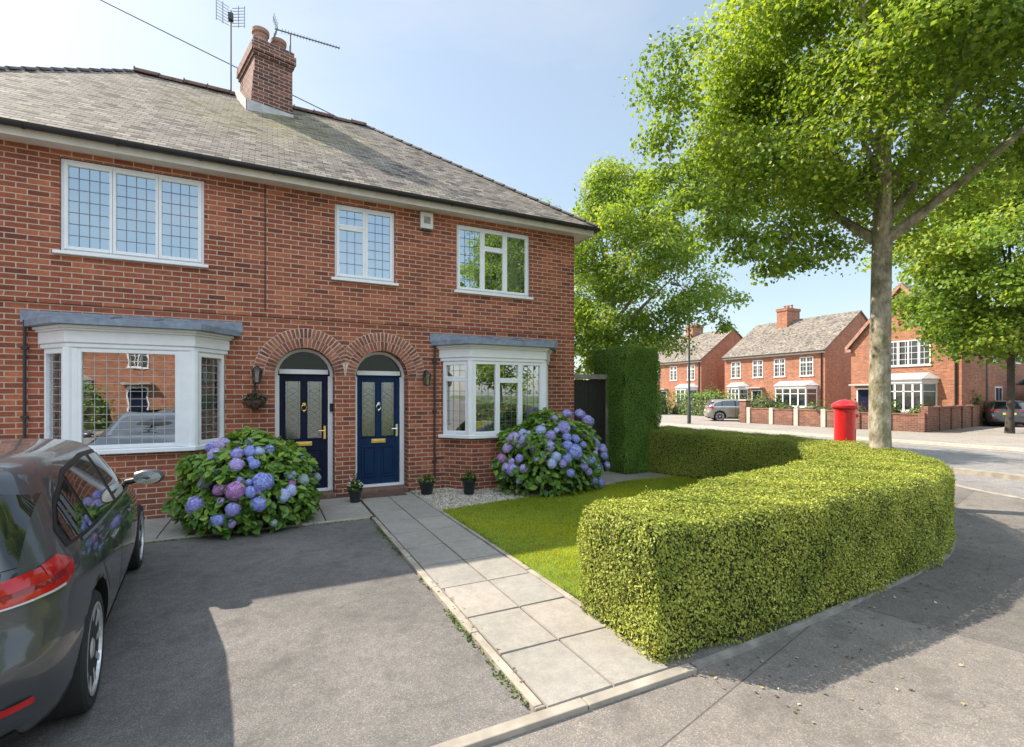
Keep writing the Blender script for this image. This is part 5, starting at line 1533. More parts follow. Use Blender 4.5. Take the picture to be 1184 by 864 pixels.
def far_house(name, loc, rz, W, D, eave, rise, label, ridge='u', wins=(), bays=(), doors=(), chims=(), side_wins=(), group='houses across the side road', brick=None, pipe=True):
    """front on local y = 0 facing -y, u from 0 to W, depth to D. ridge 'u': parallel to the front; 'd': gable to the front"""
    t = empty(name, loc, rz, label, 'house', group); br = brick or M['far_brick']
    mb = MB(); e = .28
    mb.poly([(0, 0, 0), (W, 0, 0), (W, 0, eave), (0, 0, eave)]); mb.poly([(W, 0, 0), (W, D, 0), (W, D, eave), (W, 0, eave)]); mb.poly([(W, D, 0), (0, D, 0), (0, D, eave), (W, D, eave)]); mb.poly([(0, D, 0), (0, 0, 0), (0, 0, eave), (0, D, eave)])
    if ridge == 'u':
        for u, f in ((0, -1), (W, 1)):
            q = [(u, 0, eave), (u, D, eave), (u, D / 2, eave + rise)]; mb.poly(q if f > 0 else q[::-1])
    else:
        for y, f in ((0, 1), (D, -1)):
            q = [(0, y, eave), (W, y, eave), (W / 2, y, eave + rise)]; mb.poly(q if f > 0 else q[::-1])
    mb.build('wall', br, t)
    mb = MB(); th = .09
    def slope(a, b, c, d):                            # eave a-b, ridge d-c
        up = Vector((0, 0, th)); A, B, C_, D_ = [Vector(p) for p in (a, b, c, d)]
        mb.poly([A + up, B + up, C_ + up, D_ + up]); mb.poly([D_, C_, B, A])
        for p, q in ((A, B), (B, C_), (C_, D_), (D_, A)): mb.poly([p, q, q + up, p + up])
    if ridge == 'u':
        s = rise / (D / 2); v = .12
        slope((-v, -e, eave - e * s), (W + v, -e, eave - e * s), (W + v, D / 2, eave + rise), (-v, D / 2, eave + rise))
        slope((W + v, D + e, eave - e * s), (-v, D + e, eave - e * s), (-v, D / 2, eave + rise), (W + v, D / 2, eave + rise))
    else:
        s = rise / (W / 2); v = .18
        slope((W + e, -v, eave - e * s), (W + e, D + v, eave - e * s), (W / 2, D + v, eave + rise), (W / 2, -v, eave + rise))
        slope((-e, D + v, eave - e * s), (-e, -v, eave - e * s), (W / 2, -v, eave + rise), (W / 2, D + v, eave + rise))
    mb.build('roof', M['tile_far'], t)
    if ridge == 'u':
        mb = MB(); s = rise / (D / 2); mb.box(-.1, W + .1, -e - .09, -e - .005, eave - e * s - .02, eave - e * s + .08); mb.build('gutter', M['black'], t)
        mb = MB(); mb.box(0, W, -e, -.002, eave - e * s - .12, eave - e * s - .02); mb.build('soffit', M['cream'], t)
    else:
        mb = MB(); s = rise / (W / 2)
        for sx in (-1, 1):
            a = Vector((W / 2 + sx * (W / 2 + e), -v - .03, eave - e * s)); b = Vector((W / 2, -v - .03, eave + rise))
            for q in (0,):
                mb.poly([a - Vector((0, 0, .16)), b - Vector((0, 0, .16)), b + Vector((0, 0, .12)), a + Vector((0, 0, .12))][::(1 if sx < 0 else -1)])
            mb.box(min(a.x, a.x - sx * .35), max(a.x, a.x - sx * .35), -v - .02, .0, a.z - .2, a.z - .02)
        mb.build('barge_board', M['terracotta'], t)
    for (u, y, w, d, h) in chims:
        c = empty('chimney', (u, y, 0)); c.parent = t; zb = eave + rise - .9; zt = eave + rise + h
        mb = MB(); mb.box(-w / 2, w / 2, -d / 2, d / 2, zb, zt - .25); mb.box(-w / 2 - .06, w / 2 + .06, -d / 2 - .06, d / 2 + .06, zt - .25, zt); mb.build('stack', br, c)
        for k in range(3):
            mb = MB(); mb.lathe([(.12, zt), (.10, zt + .25), (.13, zt + .28), (.13, zt + .34), (.09, zt + .34), (.09, zt + .2)], 10, (-w / 2 + w * (k + .5) / 3, 0, 0)); mb.build('chimney_pot', M['terracotta'], c)
    for w in wins:
        o = far_window(t, *w)
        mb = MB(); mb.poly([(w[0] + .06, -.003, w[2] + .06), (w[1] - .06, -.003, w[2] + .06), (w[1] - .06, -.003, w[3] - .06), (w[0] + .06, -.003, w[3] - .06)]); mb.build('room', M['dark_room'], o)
    for b in bays: far_bay(t, *b)
    for (u, z) in doors:
        mb = MB(); mb.box(u - .5, u + .5, -.03, .01, 0, 2.15); f = mb.build('door_frame', M['white'], t)
        mb = MB(); mb.box(u - .42, u + .42, -.045, -.031, .05, 2.05); mb.build('door', M['door_black'], f)
        mb = MB(); mb.prism([(u - .7, -.001), (u - .7, -.55), (u + .7, -.55), (u + .7, -.001)], 2.3, 2.4); mb.build('door_canopy', M['lead_pale'], t)
    for (y0, y1, z0, z1) in side_wins:               # on the wall u = W
        mb = MB(); mb.box(W - .01, W + .03, y0, y1, z0, z1); f = mb.build('side_window', M['white'], t)
        mb = MB(); mb.box(W + .031, W + .036, y0 + .08, (y0 + y1) / 2 - .03, z0 + .08, z1 - .08); mb.box(W + .031, W + .036, (y0 + y1) / 2 + .03, y1 - .08, z0 + .08, z1 - .08); mb.build('pane', M['far_pane'], f)
    if pipe:
        mb = MB(); mb.tube([(W - .25, -.06, 0.02), (W - .25, -.06, eave - .3)], .05, 8); mb.build('downpipe', M['black'], t)
    return t
M['far_pane'] = plain('dark_pane', (.05, .06, .07), .1, spec=.8, bstr=0)

# facades face -X: local -y -> world -X, so rz = -90 deg; local u runs along world -Y
RZ_ = R(-90)
far_house('semi_detached_house', (38.5, 24.0, 0), RZ_, 9.3, 9.2, 5.3, 3.2, 'middle brick house with big roof and tall chimney behind the panelled garden wall',
          wins=[(.75, 1.75, 3.25, 4.75, 2, True), (3.0, 4.0, 3.25, 4.75, 2, True), (5.05, 6.05, 3.25, 4.75, 2, True), (7.3, 8.4, 3.25, 4.75, 2, True)],
          bays=[(.4, 2.5, .75, 2.3, .6, 3), (5.2, 8.7, .75, 2.3, .7, 4)], doors=[(3.4, 0)], chims=[(3.3, 4.4, 1.0, 1.8, 1.1)])
far_house('semi_detached_house', (38.5, 37.2, 0), RZ_, 10.4, 9.2, 5.3, 3.2, 'leftmost brick house with a plain gable wall beyond the silver car',
          wins=[(1.0, 2.0, 3.25, 4.75, 2, True), (3.6, 4.6, 3.25, 4.75, 2, True), (6.2, 7.2, 3.25, 4.75, 2, True), (8.6, 9.6, 3.25, 4.75, 2, True)],
          bays=[(.6, 3.0, .75, 2.3, .6, 3), (7.2, 9.9, .75, 2.3, .6, 3)], doors=[(5.2, 0)], chims=[(5.2, 4.6, 1.0, 1.6, 1.0)])
far_house('gabled_house', (34.0, 10.3, 0), RZ_, 5.7, 11.0, 5.0, 3.3, 'gable-fronted brick house with white bay behind the maple trunk', ridge='d',
          wins=[(2.1, 4.3, 3.45, 4.95, 4, False), ], bays=[(1.9, 4.6, .75, 2.45, .65, 4)], doors=[(.85, 0)], side_wins=[(3.6, 4.2, 3.6, 5.0), (6.6, 7.4, 3.6, 5.0), (3.9, 4.8, 1.2, 2.2)])
# across our road, for the window glass
far_house('semi_detached_house', (-2.0, -27.5, 0), R(180), 9.5, 8.5, 5.3, 3.2, 'brick house on the opposite side of our road', wins=[(.8, 2.2, 3.3, 4.7, 2, True), (4.2, 5.2, 3.3, 4.7, 2, True), (7.2, 8.6, 3.3, 4.7, 2, True)],
          bays=[(.5, 2.6), (6.9, 9.0)], doors=[(4.7, 0)], chims=[(4.7, 4.2, 1., 1.6, 1.)], group='houses across our road')
far_house('semi_detached_house', (-14.5, -27.5, 0), R(180), 9.5, 8.5, 5.3, 3.2, 'second brick house on the opposite side of our road', wins=[(.8, 2.2, 3.3, 4.7, 2, True), (4.2, 5.2, 3.3, 4.7, 2, True), (7.2, 8.6, 3.3, 4.7, 2, True)],
          bays=[(.5, 2.6), (6.9, 9.0)], doors=[(4.7, 0)], group='houses across our road')

# ---- garden walls across the side road
def panel_wall(name, a, b, h, n, label, pier_m, pier_w=.24, copings=True, rust=False):
    a = Vector((*a, 0)); b = Vector((*b, 0)); L = (b - a).length; ang = math.atan2((b - a).y, (b - a).x)
    t = empty(name, tuple(a), ang, label, 'garden wall', 'garden walls across the side road')
    mb = MB(); mb.box(0, L, -.07, .07, 0, h - .06); mb.build('brick_panel', M['wall_brick'], t)
    if copings:
        mb = MB(); mb.box(0, L, -.10, .10, h - .06, h); mb.build('coping', M['wall_brick'], t)
    for k in range(n + 1):
        x = L * k / n; mb = MB(); mb.box(x - pier_w / 2, x + pier_w / 2, -.13, .13, 0, h + .04); mb.build('pier', pier_m, t, bevel=.01)
    return t
panel_wall('garden_wall', (26.35, 11.9), (26.55, 6.0), .92, 4, 'brick garden wall with pale posts left of the pillar box', M['conc'])
panel_wall('garden_wall', (26.57, 5.85), (26.95, 3.3), .85, 2, 'plain brick garden wall behind the pillar box and maple trunk', M['wall_brick'])
panel_wall('garden_wall', (27.12, 3.25), (35.4, 4.35), 1.15, 5, 'mottled brick wall running back beside the drive on the right', M['wall_brick'], .3)
t = empty('gate_pillar', (26.4, 12.25, 0), 0, 'tall dark-sided gate pillar at the end of the panelled wall', 'gate pillar')
mb = MB(); mb.box(-.22, .22, -.22, .22, 0, 1.35); mb.build('pillar', M['wall_brick'], t, bevel=.01)
mb = MB(); mb.box(-.27, .27, -.27, .27, 1.352, 1.43); mb.build('cap', M['conc'], t, bevel=.01)

# low hedge and shrubs in the far gardens
def bush(name, x, y, rx, ry, h, mat, label, n=420, leaf=.13, rz=0, tint=.5, cat='shrub', z0=.0, group='garden plants across the side road', boxy=False):
    D = sph(n); D[:, 2] = np.abs(D[:, 2])
    if boxy: D = D / np.max(np.abs(D), axis=1, keepdims=True) * (.9 + .1 * rng.random((n, 1)))
    lump = 1 + .12 * np.sin(D[:, 0] * 6 + x) * np.sin(D[:, 1] * 5 + y)
    P = D * np.array([rx, ry, h]) * (lump * (.75 + .25 * rng.random(n)))[:, None]
    V, F, k = leaf_arrays(P, D + rng.normal(size=(n, 3)) * .5 + np.array([0, 0, .3]), leaf * (.6 + .7 * rng.random(n)), 'oval')
    parts = [(V, F, np.repeat(np.clip(tint + rng.normal(size=n) * .2, 0, 1), k), 0)]
    i, j = 12, 6; s = .78
    G = np.array([(rx * s * math.cos(6.283 * b / i) * math.cos(math.pi / 2 * a / j), ry * s * math.sin(6.283 * b / i) * math.cos(math.pi / 2 * a / j), h * s * math.sin(math.pi / 2 * a / j)) for a in range(j + 1) for b in range(i)])
    parts.append((G, [np.array([(a * i + b, a * i + (b + 1) % i, (a + 1) * i + (b + 1) % i, (a + 1) * i + b) for a in range(j) for b in range(i)])], np.zeros(len(G)), 1))
    V, F, T, mi = cat_leaves(parts)
    o = np_mesh(name, V, F, T, [mat, M['privet_core']], mi); o.location = (x, y, z0); o.rotation_euler = (0, 0, rz)
    return tag(o, label, cat, group)
bush('shrub', 28.0, 12.2, 1.6, 1.7, 2.0, M['shrub'], 'bright yellow-green rounded shrub behind the gate pillar', 700, .15, tint=.75)
bush('shrub', 27.4, 10.2, .6, 1.2, 1.45, M['shrub'], 'green shrub behind the left end of the panelled wall', 420, .13)
bush('shrub', 27.3, 8.3, .6, 1.3, 1.40, M['yew'], 'dark green shrub behind the middle of the panelled wall', 420, .13)
bush('shrub', 27.3, 6.5, .65, 1.3, 1.5, M['redshrub'], 'russet-leaved shrub spilling over the panelled wall', 480, .13)
bush('shrub', 27.6, 5.0, .6, .9, 1.6, M['shrub'], 'light green shrub between the pillar box and the maple trunk', 420, .13, tint=.6)
bush('shrub', 28.2, 3.95, .8, .5, 1.35, M['shrub'], 'yellow-green plant tumbling over the wall corner', 380, .12, tint=.85)
bush('shrub', 35.6, 5.1, .9, 1.0, 2.5, M['shrub'], 'tall pale green bush at the end of the mottled wall', 600, .16, tint=.6)
bush('shrub', 27.6, 3.9, .5, .5, 1.2, M['shrub'], 'small yellow-green plant beside the wall corner under the white bay', 300, .12, tint=.9)
bush('box_hedge', 32.6, 21.6, 1.0, 4.0, 2.1, M['yew'], 'square-cut dark hedge behind the silver car', 1500, .17, cat='hedge', boxy=True)
bush('shrub', 35.0, 22.4, 1.0, 1.8, 2.7, M['redshrub'], 'pinkish flowering shrub above the square-cut hedge', 700, .2, tint=.8)
bush('shrub', 31.2, 16.6, .9, 1.2, 1.6, M['shrub'], 'green shrub between the silver car and the middle house', 420, .15, tint=.7)
bush('shrub', 31.0, 25.0, 1.2, 1.5, 2.3, M['shrub'], 'loose pale shrub at the left end of the square-cut hedge', 500, .2, tint=.6)
bush('shrub', 6.9, 1.9, 1.2, .9, 2.6, M['shrub'], 'sunlit shrub showing between the gate and the tall hedge', 700, .10, tint=.6, group=None)

bush('shrub', -7.6, -22.6, 1.1, .9, 2.3, M['yew'], 'dark rounded shrub in front of the houses across our road', 700, .13, group=None)
bush('box_hedge', -3.2, -22.4, 2.2, .5, 1.2, M['shrub'], 'low clipped hedge in front of the house across our road', 900, .11, cat='hedge', boxy=True, group=None)
bush('box_hedge', 14.0, -22.6, 5.5, .6, 1.5, M['yew'], 'long dark hedge under the street trees across our road', 1500, .13, cat='hedge', boxy=True, group=None)

# side-passage fence beyond the mottled wall and slate-roofed garage at the frame edge
t = empty('board_fence', (36.3, 5.6, 0), R(-6), 'dark board fence beyond the slate blue car', 'fence')
mb = MB()
for k in range(40): mb.box(k * .2, k * .2 + .19, -.012, .012, 0, 1.9 + .0 * k)
mb.build('boards', M['gatewood'], t)
mb = MB()
for k in range(5): mb.box(k * 2 - .05, k * 2 + .05, -.06, -.013, 0, 2.0)
mb.build('posts', M['gatewood'], t)
t = empty('garage', (39.0, -1.5, 0), 0, 'low garage with a dark slate pitched roof at the right edge', 'garage')
mb = MB(); mb.box(0, 6, 0, 5.2, 0, 2.5); mb.poly([(0, 0, 2.5), (0, 2.6, 4.5), (0, 5.2, 2.5)]); mb.poly([(6, 0, 2.5), (6, 5.2, 2.5), (6, 2.6, 4.5)]); mb.build('wall', M['far_brick'], t)
mb = MB()
for (y0, y1) in ((-.3, 2.6), (5.5, 2.6)):
    z0 = 2.5 - .23; q = [(-.3, y0, z0), (6.3, y0, z0), (6.3, y1, 4.5), (-.3, y1, 4.5)]
    a = [Vector(p) + Vector((0, 0, .09)) for p in q]; q = [Vector(p) + Vector((0, 0, .01)) for p in q]
    mb.poly(a); mb.poly(q[::-1])
    for k in range(4): mb.poly([q[k], q[(k + 1) % 4], a[(k + 1) % 4], a[k]])
mb.build('roof', M['slate'] if 'slate' in M else M['lead'], t)
mb = MB(); mb.box(-.03, -.002, .9, 4.3, .02, 2.2); mb.build('garage_door', M['white'], t)

# ------------------------------------------------------------------ street furniture
def pillar_box(x, y):
    t = empty('pillar_box', (x, y, 0), R(62), 'bright red cylindrical pillar box standing on the pavement behind the hedge', 'post box')
    mb = MB(); r = .235
    mb.lathe([(r + .035, .12), (r + .03, .19), (r, .23), (r, 1.30), (r + .012, 1.305), (r + .012, 1.335), (r, 1.34)], 40); mb.build('body', M['postred'], t, smooth=True)
    mb = MB(); mb.lathe([(r + .04, 0), (r + .04, .12)], 40); mb.build('plinth', M['black'], t, smooth=True)
    mb = MB(); mb.lathe([(r, 1.341), (r + .05, 1.37), (r + .065, 1.39), (r + .065, 1.44), (r + .05, 1.46), (r + .03, 1.48), (r * .8, 1.535), (r * .45, 1.575), (0, 1.59)], 40, cap=False); mb.build('cap', M['postred'], t, smooth=True)
    mb = MB(); mb.box(-.13, .13, -r - .03, -r + .06, 1.13, 1.22); a = mb.build('aperture_hood', M['postred'], t, bevel=.01)
    mb = MB(); mb.box(-.11, .11, -r - .032, -r - .0305, 1.145, 1.185); mb.build('slot', M['black'], a)
    mb = MB(); mb.box(-.07, .07, -r - .012, -r + .02, .88, 1.04); mb.build('collection_plate', M['plastic_white'], t, bevel=.004)
    P = []
    for z in (.30, .84):
        P.append([((r + .008) * math.sin(a), -(r + .008) * math.cos(a), z) for a in [R(-48 + 12 * k) for k in range(9)]])
    mb = MB(); mb.grid(P); mb.build('door_panel', M['postred'], t, smooth=True)
pillar_box(13.3, -1.05)
def lamp_post(x, y):
    t = empty('lamp_post', (x, y, 0), 0, 'dark slim lamp post on the far kerb in front of the silver car', 'lamp post')
    mb = MB(); mb.lathe([(.11, 0), (.11, 1.1), (.075, 1.2), (.06, 4.), (.045, 7.8)], 12); mb.build('column', M['lampgrey'], t, smooth=True)
    mb = MB(); mb.tube([(0, 0, 7.75), (-.05, 0, 8.0), (-.3, 0, 8.15), (-.9, 0, 8.2)], .03, 8); mb.build('arm', M['lampgrey'], t)
    mb = MB(); mb.lathe([(.0, -.35), (.09, -.3), (.11, 0), (.07, .3), (0, .34)], 12, (-1.1, 0, 8.2), axis='x'); mb.build('lamp_head', M['lampgrey'], t, smooth=True)
lamp_post(22.5, 13.0)
t = empty('telegraph_pole', (36.9, 4.7, 0), 0, 'dark wooden telegraph pole behind the slate blue car', 'telegraph pole')
mb = MB(); mb.lathe([(.16, 0), (.14, 4), (.11, 9.)], 10); mb.build('pole', M['lampgrey'], t, smooth=True)
mb = MB(); mb.box(-.6, .6, -.05, .05, 8.3, 8.42); mb.build('crossarm', M['lampgrey'], t)

# ------------------------------------------------------------------ cars
L_ = 4.25; YM = 1.95; NR, NF = 6.6, 3.6
_z  = [.16, .24, .34, .46, .56, .64, .74, .84, .92, 1.00, 1.10, 1.20, 1.29, 1.36, 1.405, 1.43, 1.442]
_yr = [.22, .13, .055, .015, .0, .025, .06, .07, .085, .12, .17, .225, .275, .33, .42, .62, 1.10]
_yf = [4.00, 4.15, 4.22, 4.25, 4.24, 4.20, 4.08, 3.86, 3.42, 3.05, 2.82, 2.60, 2.40, 2.20, 1.98, 1.75, 1.55]
_w  = [.80, .85, .875, .888, .893, .893, .890, .882, .868, .838, .795, .750, .708, .665, .600, .43, .13]
def prm(z):
    return (float(np.interp(z, _z, _yr)), float(np.interp(z, _z, _yf)), float(np.interp(z, _z, _w)))
def _smooth_tab():
    global _z, _yr, _yf, _w
    zz = np.linspace(_z[0], _z[-1], 90)
    def pch(v):
        x = np.array(_z); y = np.array(v); h = np.diff(x); d = np.diff(y) / h; m = np.zeros_like(y); m[0] = d[0]; m[-1] = d[-1]
        for i in range(1, len(x) - 1):
            m[i] = 0 if d[i - 1] * d[i] <= 0 else 2 * d[i - 1] * d[i] / (d[i - 1] + d[i])
        o = []
        for q in zz:
            i = min(max(np.searchsorted(x, q) - 1, 0), len(h) - 1); t = (q - x[i]) / h[i]
            o.append((2*t**3-3*t**2+1)*y[i] + (t**3-2*t**2+t)*h[i]*m[i] + (-2*t**3+3*t**2)*y[i+1] + (t**3-t**2)*h[i]*m[i+1])
        return o
    a, b, c = pch(_yr), pch(_yf), pch(_w); _z = list(zz); _yr, _yf, _w = a, b, c
_smooth_tab()
def c_side(y, z):
    yr, yf, w = prm(z)
    if y < YM: q = min(1, max(0, (YM - y) / (YM - yr))); return w * (1 - q ** NR) ** (1 / NR)
    q = min(1, max(0, (y - YM) / (yf - YM))); return w * (1 - q ** NF) ** (1 / NF)
def c_rear(x, z):
    yr, yf, w = prm(z); q = min(1, abs(x) / w); return YM - (YM - yr) * (1 - q ** NR) ** (1 / NR)
def c_front(x, z):
    yr, yf, w = prm(z); q = min(1, abs(x) / w); return YM + (yf - YM) * (1 - q ** NF) ** (1 / NF)

def car_body_mesh():
    def ring(z):
        yr, yf, w = prm(z); P = []
        qs = list(np.linspace(0, .86, 9)); 
        for q in qs: P.append((q * w, YM - (YM - yr) * (1 - q ** NR) ** (1 / NR)))
        for s in np.linspace(.86, 0, 16)[0:]:           # along the side by y
            x = w * (1 - s ** NR) ** (1 / NR)
            if x > P[-1][0] + 1e-4 or s < .8: P.append((x, YM - (YM - yr) * s))
        for s in np.linspace(0, .86, 16)[1:]: P.append((w * (1 - s ** NF) ** (1 / NF), YM + (yf - YM) * s))
        for q in list(np.linspace(.78, 0, 9)): P.append((q * w, YM + (yf - YM) * (1 - q ** NF) ** (1 / NF)))
        return P
    zs = list(np.linspace(.16, 1.30, 40)) + list(np.linspace(1.32, 1.442, 14))
    V = []; F = []; n = None
    for z in zs:
        h = ring(z); full = h + [(-x, y) for x, y in h[-2:0:-1]]
        if n is None: n = len(full)
        assert len(full) == n, (len(full), n)
        V += [(x, y, z) for x, y in full]
    for i in range(len(zs) - 1):
        for j in range(n): F.append((i * n + j, i * n + (j + 1) % n, (i + 1) * n + (j + 1) % n, (i + 1) * n + j))
    F.append(tuple(range(n))[::-1]); F.append(tuple((len(zs) - 1) * n + j for j in range(n)))
    me = bpy.data.meshes.new('body'); me.from_pydata(V, [], F); me.update()
    bm = bmesh.new(); bm.from_mesh(me); bmesh.ops.recalc_face_normals(bm, faces=bm.faces); bm.to_mesh(me); bm.free()
    return me

WY = (.80, 3.40); WR = .315
def cut_arches(me):
    o = bpy.data.objects.new('tmp', me); COL.objects.link(o)
    cut = MB()
    for y in WY:
        cut.lathe([(.375, -1.2), (.375, -.58)], 40, (0, y, WR), axis='x'); cut.lathe([(.375, .58), (.375, 1.2)], 40, (0, y, WR), axis='x')
    cm = bpy.data.meshes.new('cut'); cm.from_pydata(cut.v, [], cut.f); cm.update()
    bm = bmesh.new(); bm.from_mesh(cm); bmesh.ops.recalc_face_normals(bm, faces=bm.faces); bm.to_mesh(cm); bm.free()
    c = bpy.data.objects.new('cut', cm); COL.objects.link(c)
    b = o.modifiers.new('b', 'BOOLEAN'); b.operation = 'DIFFERENCE'; b.object = c; b.solver = 'EXACT'
    dg = bpy.context.evaluated_depsgraph_get(); out = bpy.data.meshes.new_from_object(o.evaluated_get(dg))
    bpy.data.objects.remove(o); bpy.data.objects.remove(c)
    return out

def car_paint(name, col, metal=.55):
    m, t, out = nt(name)
    f = noise(t, 900., coords(t), 1)
    c = ramp(t, f, [(.3, tuple(x * .75 for x in col)), (.7, tuple(x * 1.3 for x in col))])
    principled(t, out, c, .32, metal, .5, 1.0)
    return m
M['tyre'] = plain('tyre_rubber', (.018, .018, .019), .8, bscale=120)
M['rim'] = plain('alloy_rim', (.60, .60, .61), .35, metal=.6, bstr=0)
M['car_glass'] = None
def car_glass():
    m, t, out = nt('car_glass'); principled(t, out, (.010, .013, .016), .03, spec=.9, coat=.5); return m
M['car_glass'] = car_glass()
M['lamp_red'] = plain('tail_lamp_red', (.42, .010, .012), .12, coat=.8, bstr=.2, bscale=30, var=.3)
M['lamp_dark'] = plain('tail_lamp_dark_red', (.20, .008, .010), .12, coat=.8, var=.2)
M['lamp_clear'] = plain('clear_lens', (.45, .44, .42), .1, coat=.8, bstr=.2)
M['trim'] = plain('black_trim', (.012, .012, .013), .45)
M['plate'] = plain('yellow_number_plate', (.60, .48, .06), .5, bstr=0)

CAR_ME = cut_arches(car_body_mesh())
def car(name, loc, rz, paint, label, estate=False, group=None, scale=1.0):
    t = empty(name, loc, rz, label, 'car', group); t.scale = scale if isinstance(scale, tuple) else (scale,) * 3
    me = CAR_ME.copy(); me.materials.clear(); me.materials.append(paint); me.materials.append(M['trim'])
    for p in me.polygons:
        c = p.center
        inner = any(abs(math.hypot(c.y - y, c.z - WR) - .375) < .012 for y in WY) and c.z < .70 or (abs(abs(c.x) - .58) < .004 and c.z < .75)
        p.material_index = 1 if (inner or c.z < .23) else 0
    me.shade_smooth(); me.set_sharp_from_angle(angle=R(40))
    link(bpy.data.objects.new('body', me), t)
    def sidewin(nm, ys, zb, zt, m, off=.003, both=True, parent=t):
        r = []
        for s in ((1, -1) if both else (1,)):
            mb = MB(); P = []; nz = 10
            for y in ys:
                b, u = zb(y), zt(y)
                P.append([(s * (c_side(y, b + (u - b) * k / nz) + off), y, b + (u - b) * k / nz) for k in range(nz + 1)])
            mb.grid(P, flip=s < 0); r.append(mb.build(nm, m, parent, smooth=True))
        return r
    belt = lambda y: .965 + .030 * (2.9 - y) / 2.2
    def roofl(y):                                     # top of the side glass
        ys = [.42, .62, 1.0, 1.6, 2.1, 2.5, 2.8, 3.02]; zs = [1.03, 1.18, 1.295, 1.33, 1.315, 1.245, 1.12, .985]
        return float(np.interp(y, ys, zs))
    sidewin('window_surround', np.linspace(.46, 3.0, 44), lambda y: belt(y) - .016, lambda y: max(belt(y) - .01, roofl(y) + .016), M['trim'], .002)
    for (a, b) in ((.52, .92), (.97, 1.70), (1.80, 2.92)):
        sidewin('side_window', np.linspace(a, b, 22), belt, lambda y: max(belt(y) + .002, roofl(y) - .012), M['car_glass'], .005)
    sidewin('belt_trim', np.linspace(.66, 2.96, 40), lambda y: belt(y) - .034, lambda y: belt(y) - .018, M['silver'], .006)
    # door seams, sills, handles
    def strip(nm, pts, wd, m, off=.002):
        for s in (1, -1):
            mb = MB(); P = []
            for (y, z), (y2, z2) in zip(pts[:-1], pts[1:]):
                d = Vector((y2 - y, z2 - z)).normalized() * wd / 2
                P.append([(s * (c_side(y + dy, z + dz) + off), y + dy, z + dz) for dy, dz in ((-d.y, d.x), (d.y, -d.x))])
            y, z = pts[-1]; P.append([(s * (c_side(y + dy, z + dz) + off), y + dy, z + dz) for dy, dz in ((-d.y, d.x), (d.y, -d.x))])
            mb.grid(P, flip=s > 0); mb.build(nm, m, t)
    lin = lambda a, b, n=12: [(a[0] + (b[0] - a[0]) * k / n, a[1] + (b[1] - a[1]) * k / n) for k in range(n + 1)]
    strip('door_seam', lin((1.75, .30), (1.74, .955)), .013, M['trim']); strip('door_seam', lin((2.80, .30), (2.88, .93)), .013, M['trim'])
    strip('door_seam', lin((1.22, .50), (1.02, .70)) + lin((1.0, .72), (.93, .96)), .009, M['trim'])
    strip('sill_trim', lin((1.24, .25), (2.96, .25), 20), .085, M['trim'], .004)
    for s in (1, -1):
        for y in (1.18, 2.02):
            mb = MB(); x = c_side(y, .82) + .004; mb.box(-.10, .10, -.012, .012, -.013, .013)
            o = mb.build('door_handle', paint, t, bevel=.006); o.location = (s * (x + .018), y + .1, .835); o.rotation_euler = (0, 0, R(90))
    # rear glass, seams, lamps, bumper, plate
    def rear(nm, xs, zb, zt, m, off=.004, nz=12):
        mb = MB(); P = []
        for x in xs:
            b, u = zb(x), zt(x)
            P.append([(x, c_rear(x, b + (u - b) * k / nz) - off, b + (u - b) * k / nz) for k in range(nz + 1)])
        mb.grid(P, flip=True); return mb.build(nm, m, t, smooth=True)
    rear('rear_window', np.linspace(-.70, .70, 40), lambda x: .975 + .02 * abs(x) ** 4, lambda x: 1.325 - .40 * max(0, abs(x) - .50), M['car_glass'])
    mb = MB(); P = []
    for x in np.linspace(-.56, .56, 24):              # spoiler lip above the rear glass
        y = c_rear(x, 1.365); P.append([(x, y + .10, 1.395 - .03 * abs(x)), (x, y - .075, 1.372 - .03 * abs(x)), (x, y - .07, 1.352 - .03 * abs(x)), (x, y + .03, 1.345 - .03 * abs(x))])
    mb.grid(P, flip=True); mb.build('spoiler', paint, t, smooth=True)
    # tail lamps wrapping the corner, measured round the outline by side distance
    for s in (1, -1):
        mb = MB(); P = []; dk = MB(); Q = []
        zb = lambda q: .815 + .02 * q; zt = lambda q: .905 + .075 * q ** 1.2
        xs = list(np.linspace(.36, .78, 16))
        for x in xs:
            q = (x - .36) / .42 * .75; P.append([(s * x, c_rear(x, z) - .012, z) for z in np.linspace(zb(q), zt(q), 7)])
        y0 = c_rear(.78, .85)
        for y in np.linspace(y0 + .02, y0 + .20, 10):
            q = .75 + .25 * min(1, (y - y0) / .12); sh = max(0, (y - y0 - .12) / .08) * .05
            P.append([(s * (c_side(y, z) + .010), y, z) for z in np.linspace(zb(q) + sh, zt(q) - sh, 7)])
        mb.grid(P, flip=s > 0); lamp = mb.build('tail_lamp', M['lamp_red'], t, smooth=True)
        mb = MB(); P2 = [[(p[2][0] + s * .003, p[2][1] - .004, p[2][2]) , (p[3][0] + s * .003, p[3][1] - .004, p[3][2])] for p in P[2:-4]]
        mb.grid(P2, flip=s > 0); mb.build('lamp_band', M['lamp_dark'], lamp)
        mb = MB(); g0 = .655
        mb.grid([[(s * (g0 + e), c_rear(g0 + e, z) - .018, z) for z in np.linspace(.80, .975, 6)] for e in (-.006, .006)], flip=s > 0); mb.build('lamp_gap', M['trim'], lamp)
        mb = MB(); P2 = [[(p[0][0] + s * .003, p[0][1] - .004, p[0][2]), (p[1][0] + s * .003, p[1][1] - .004, p[1][2] - .012)] for p in P[1:-5]]
        mb.grid(P2, flip=s > 0); mb.build('reversing_lens', M['lamp_clear'], lamp)
        mb = MB(); P = []
        for x in np.linspace(.40, .76, 12): P.append([(s * x, c_rear(x, z) - .005, z) for z in (.37 + .02 * x, .405 + .02 * x)])
        mb.grid(P, flip=s > 0); mb.build('reflector', M['lamp_red'], t)
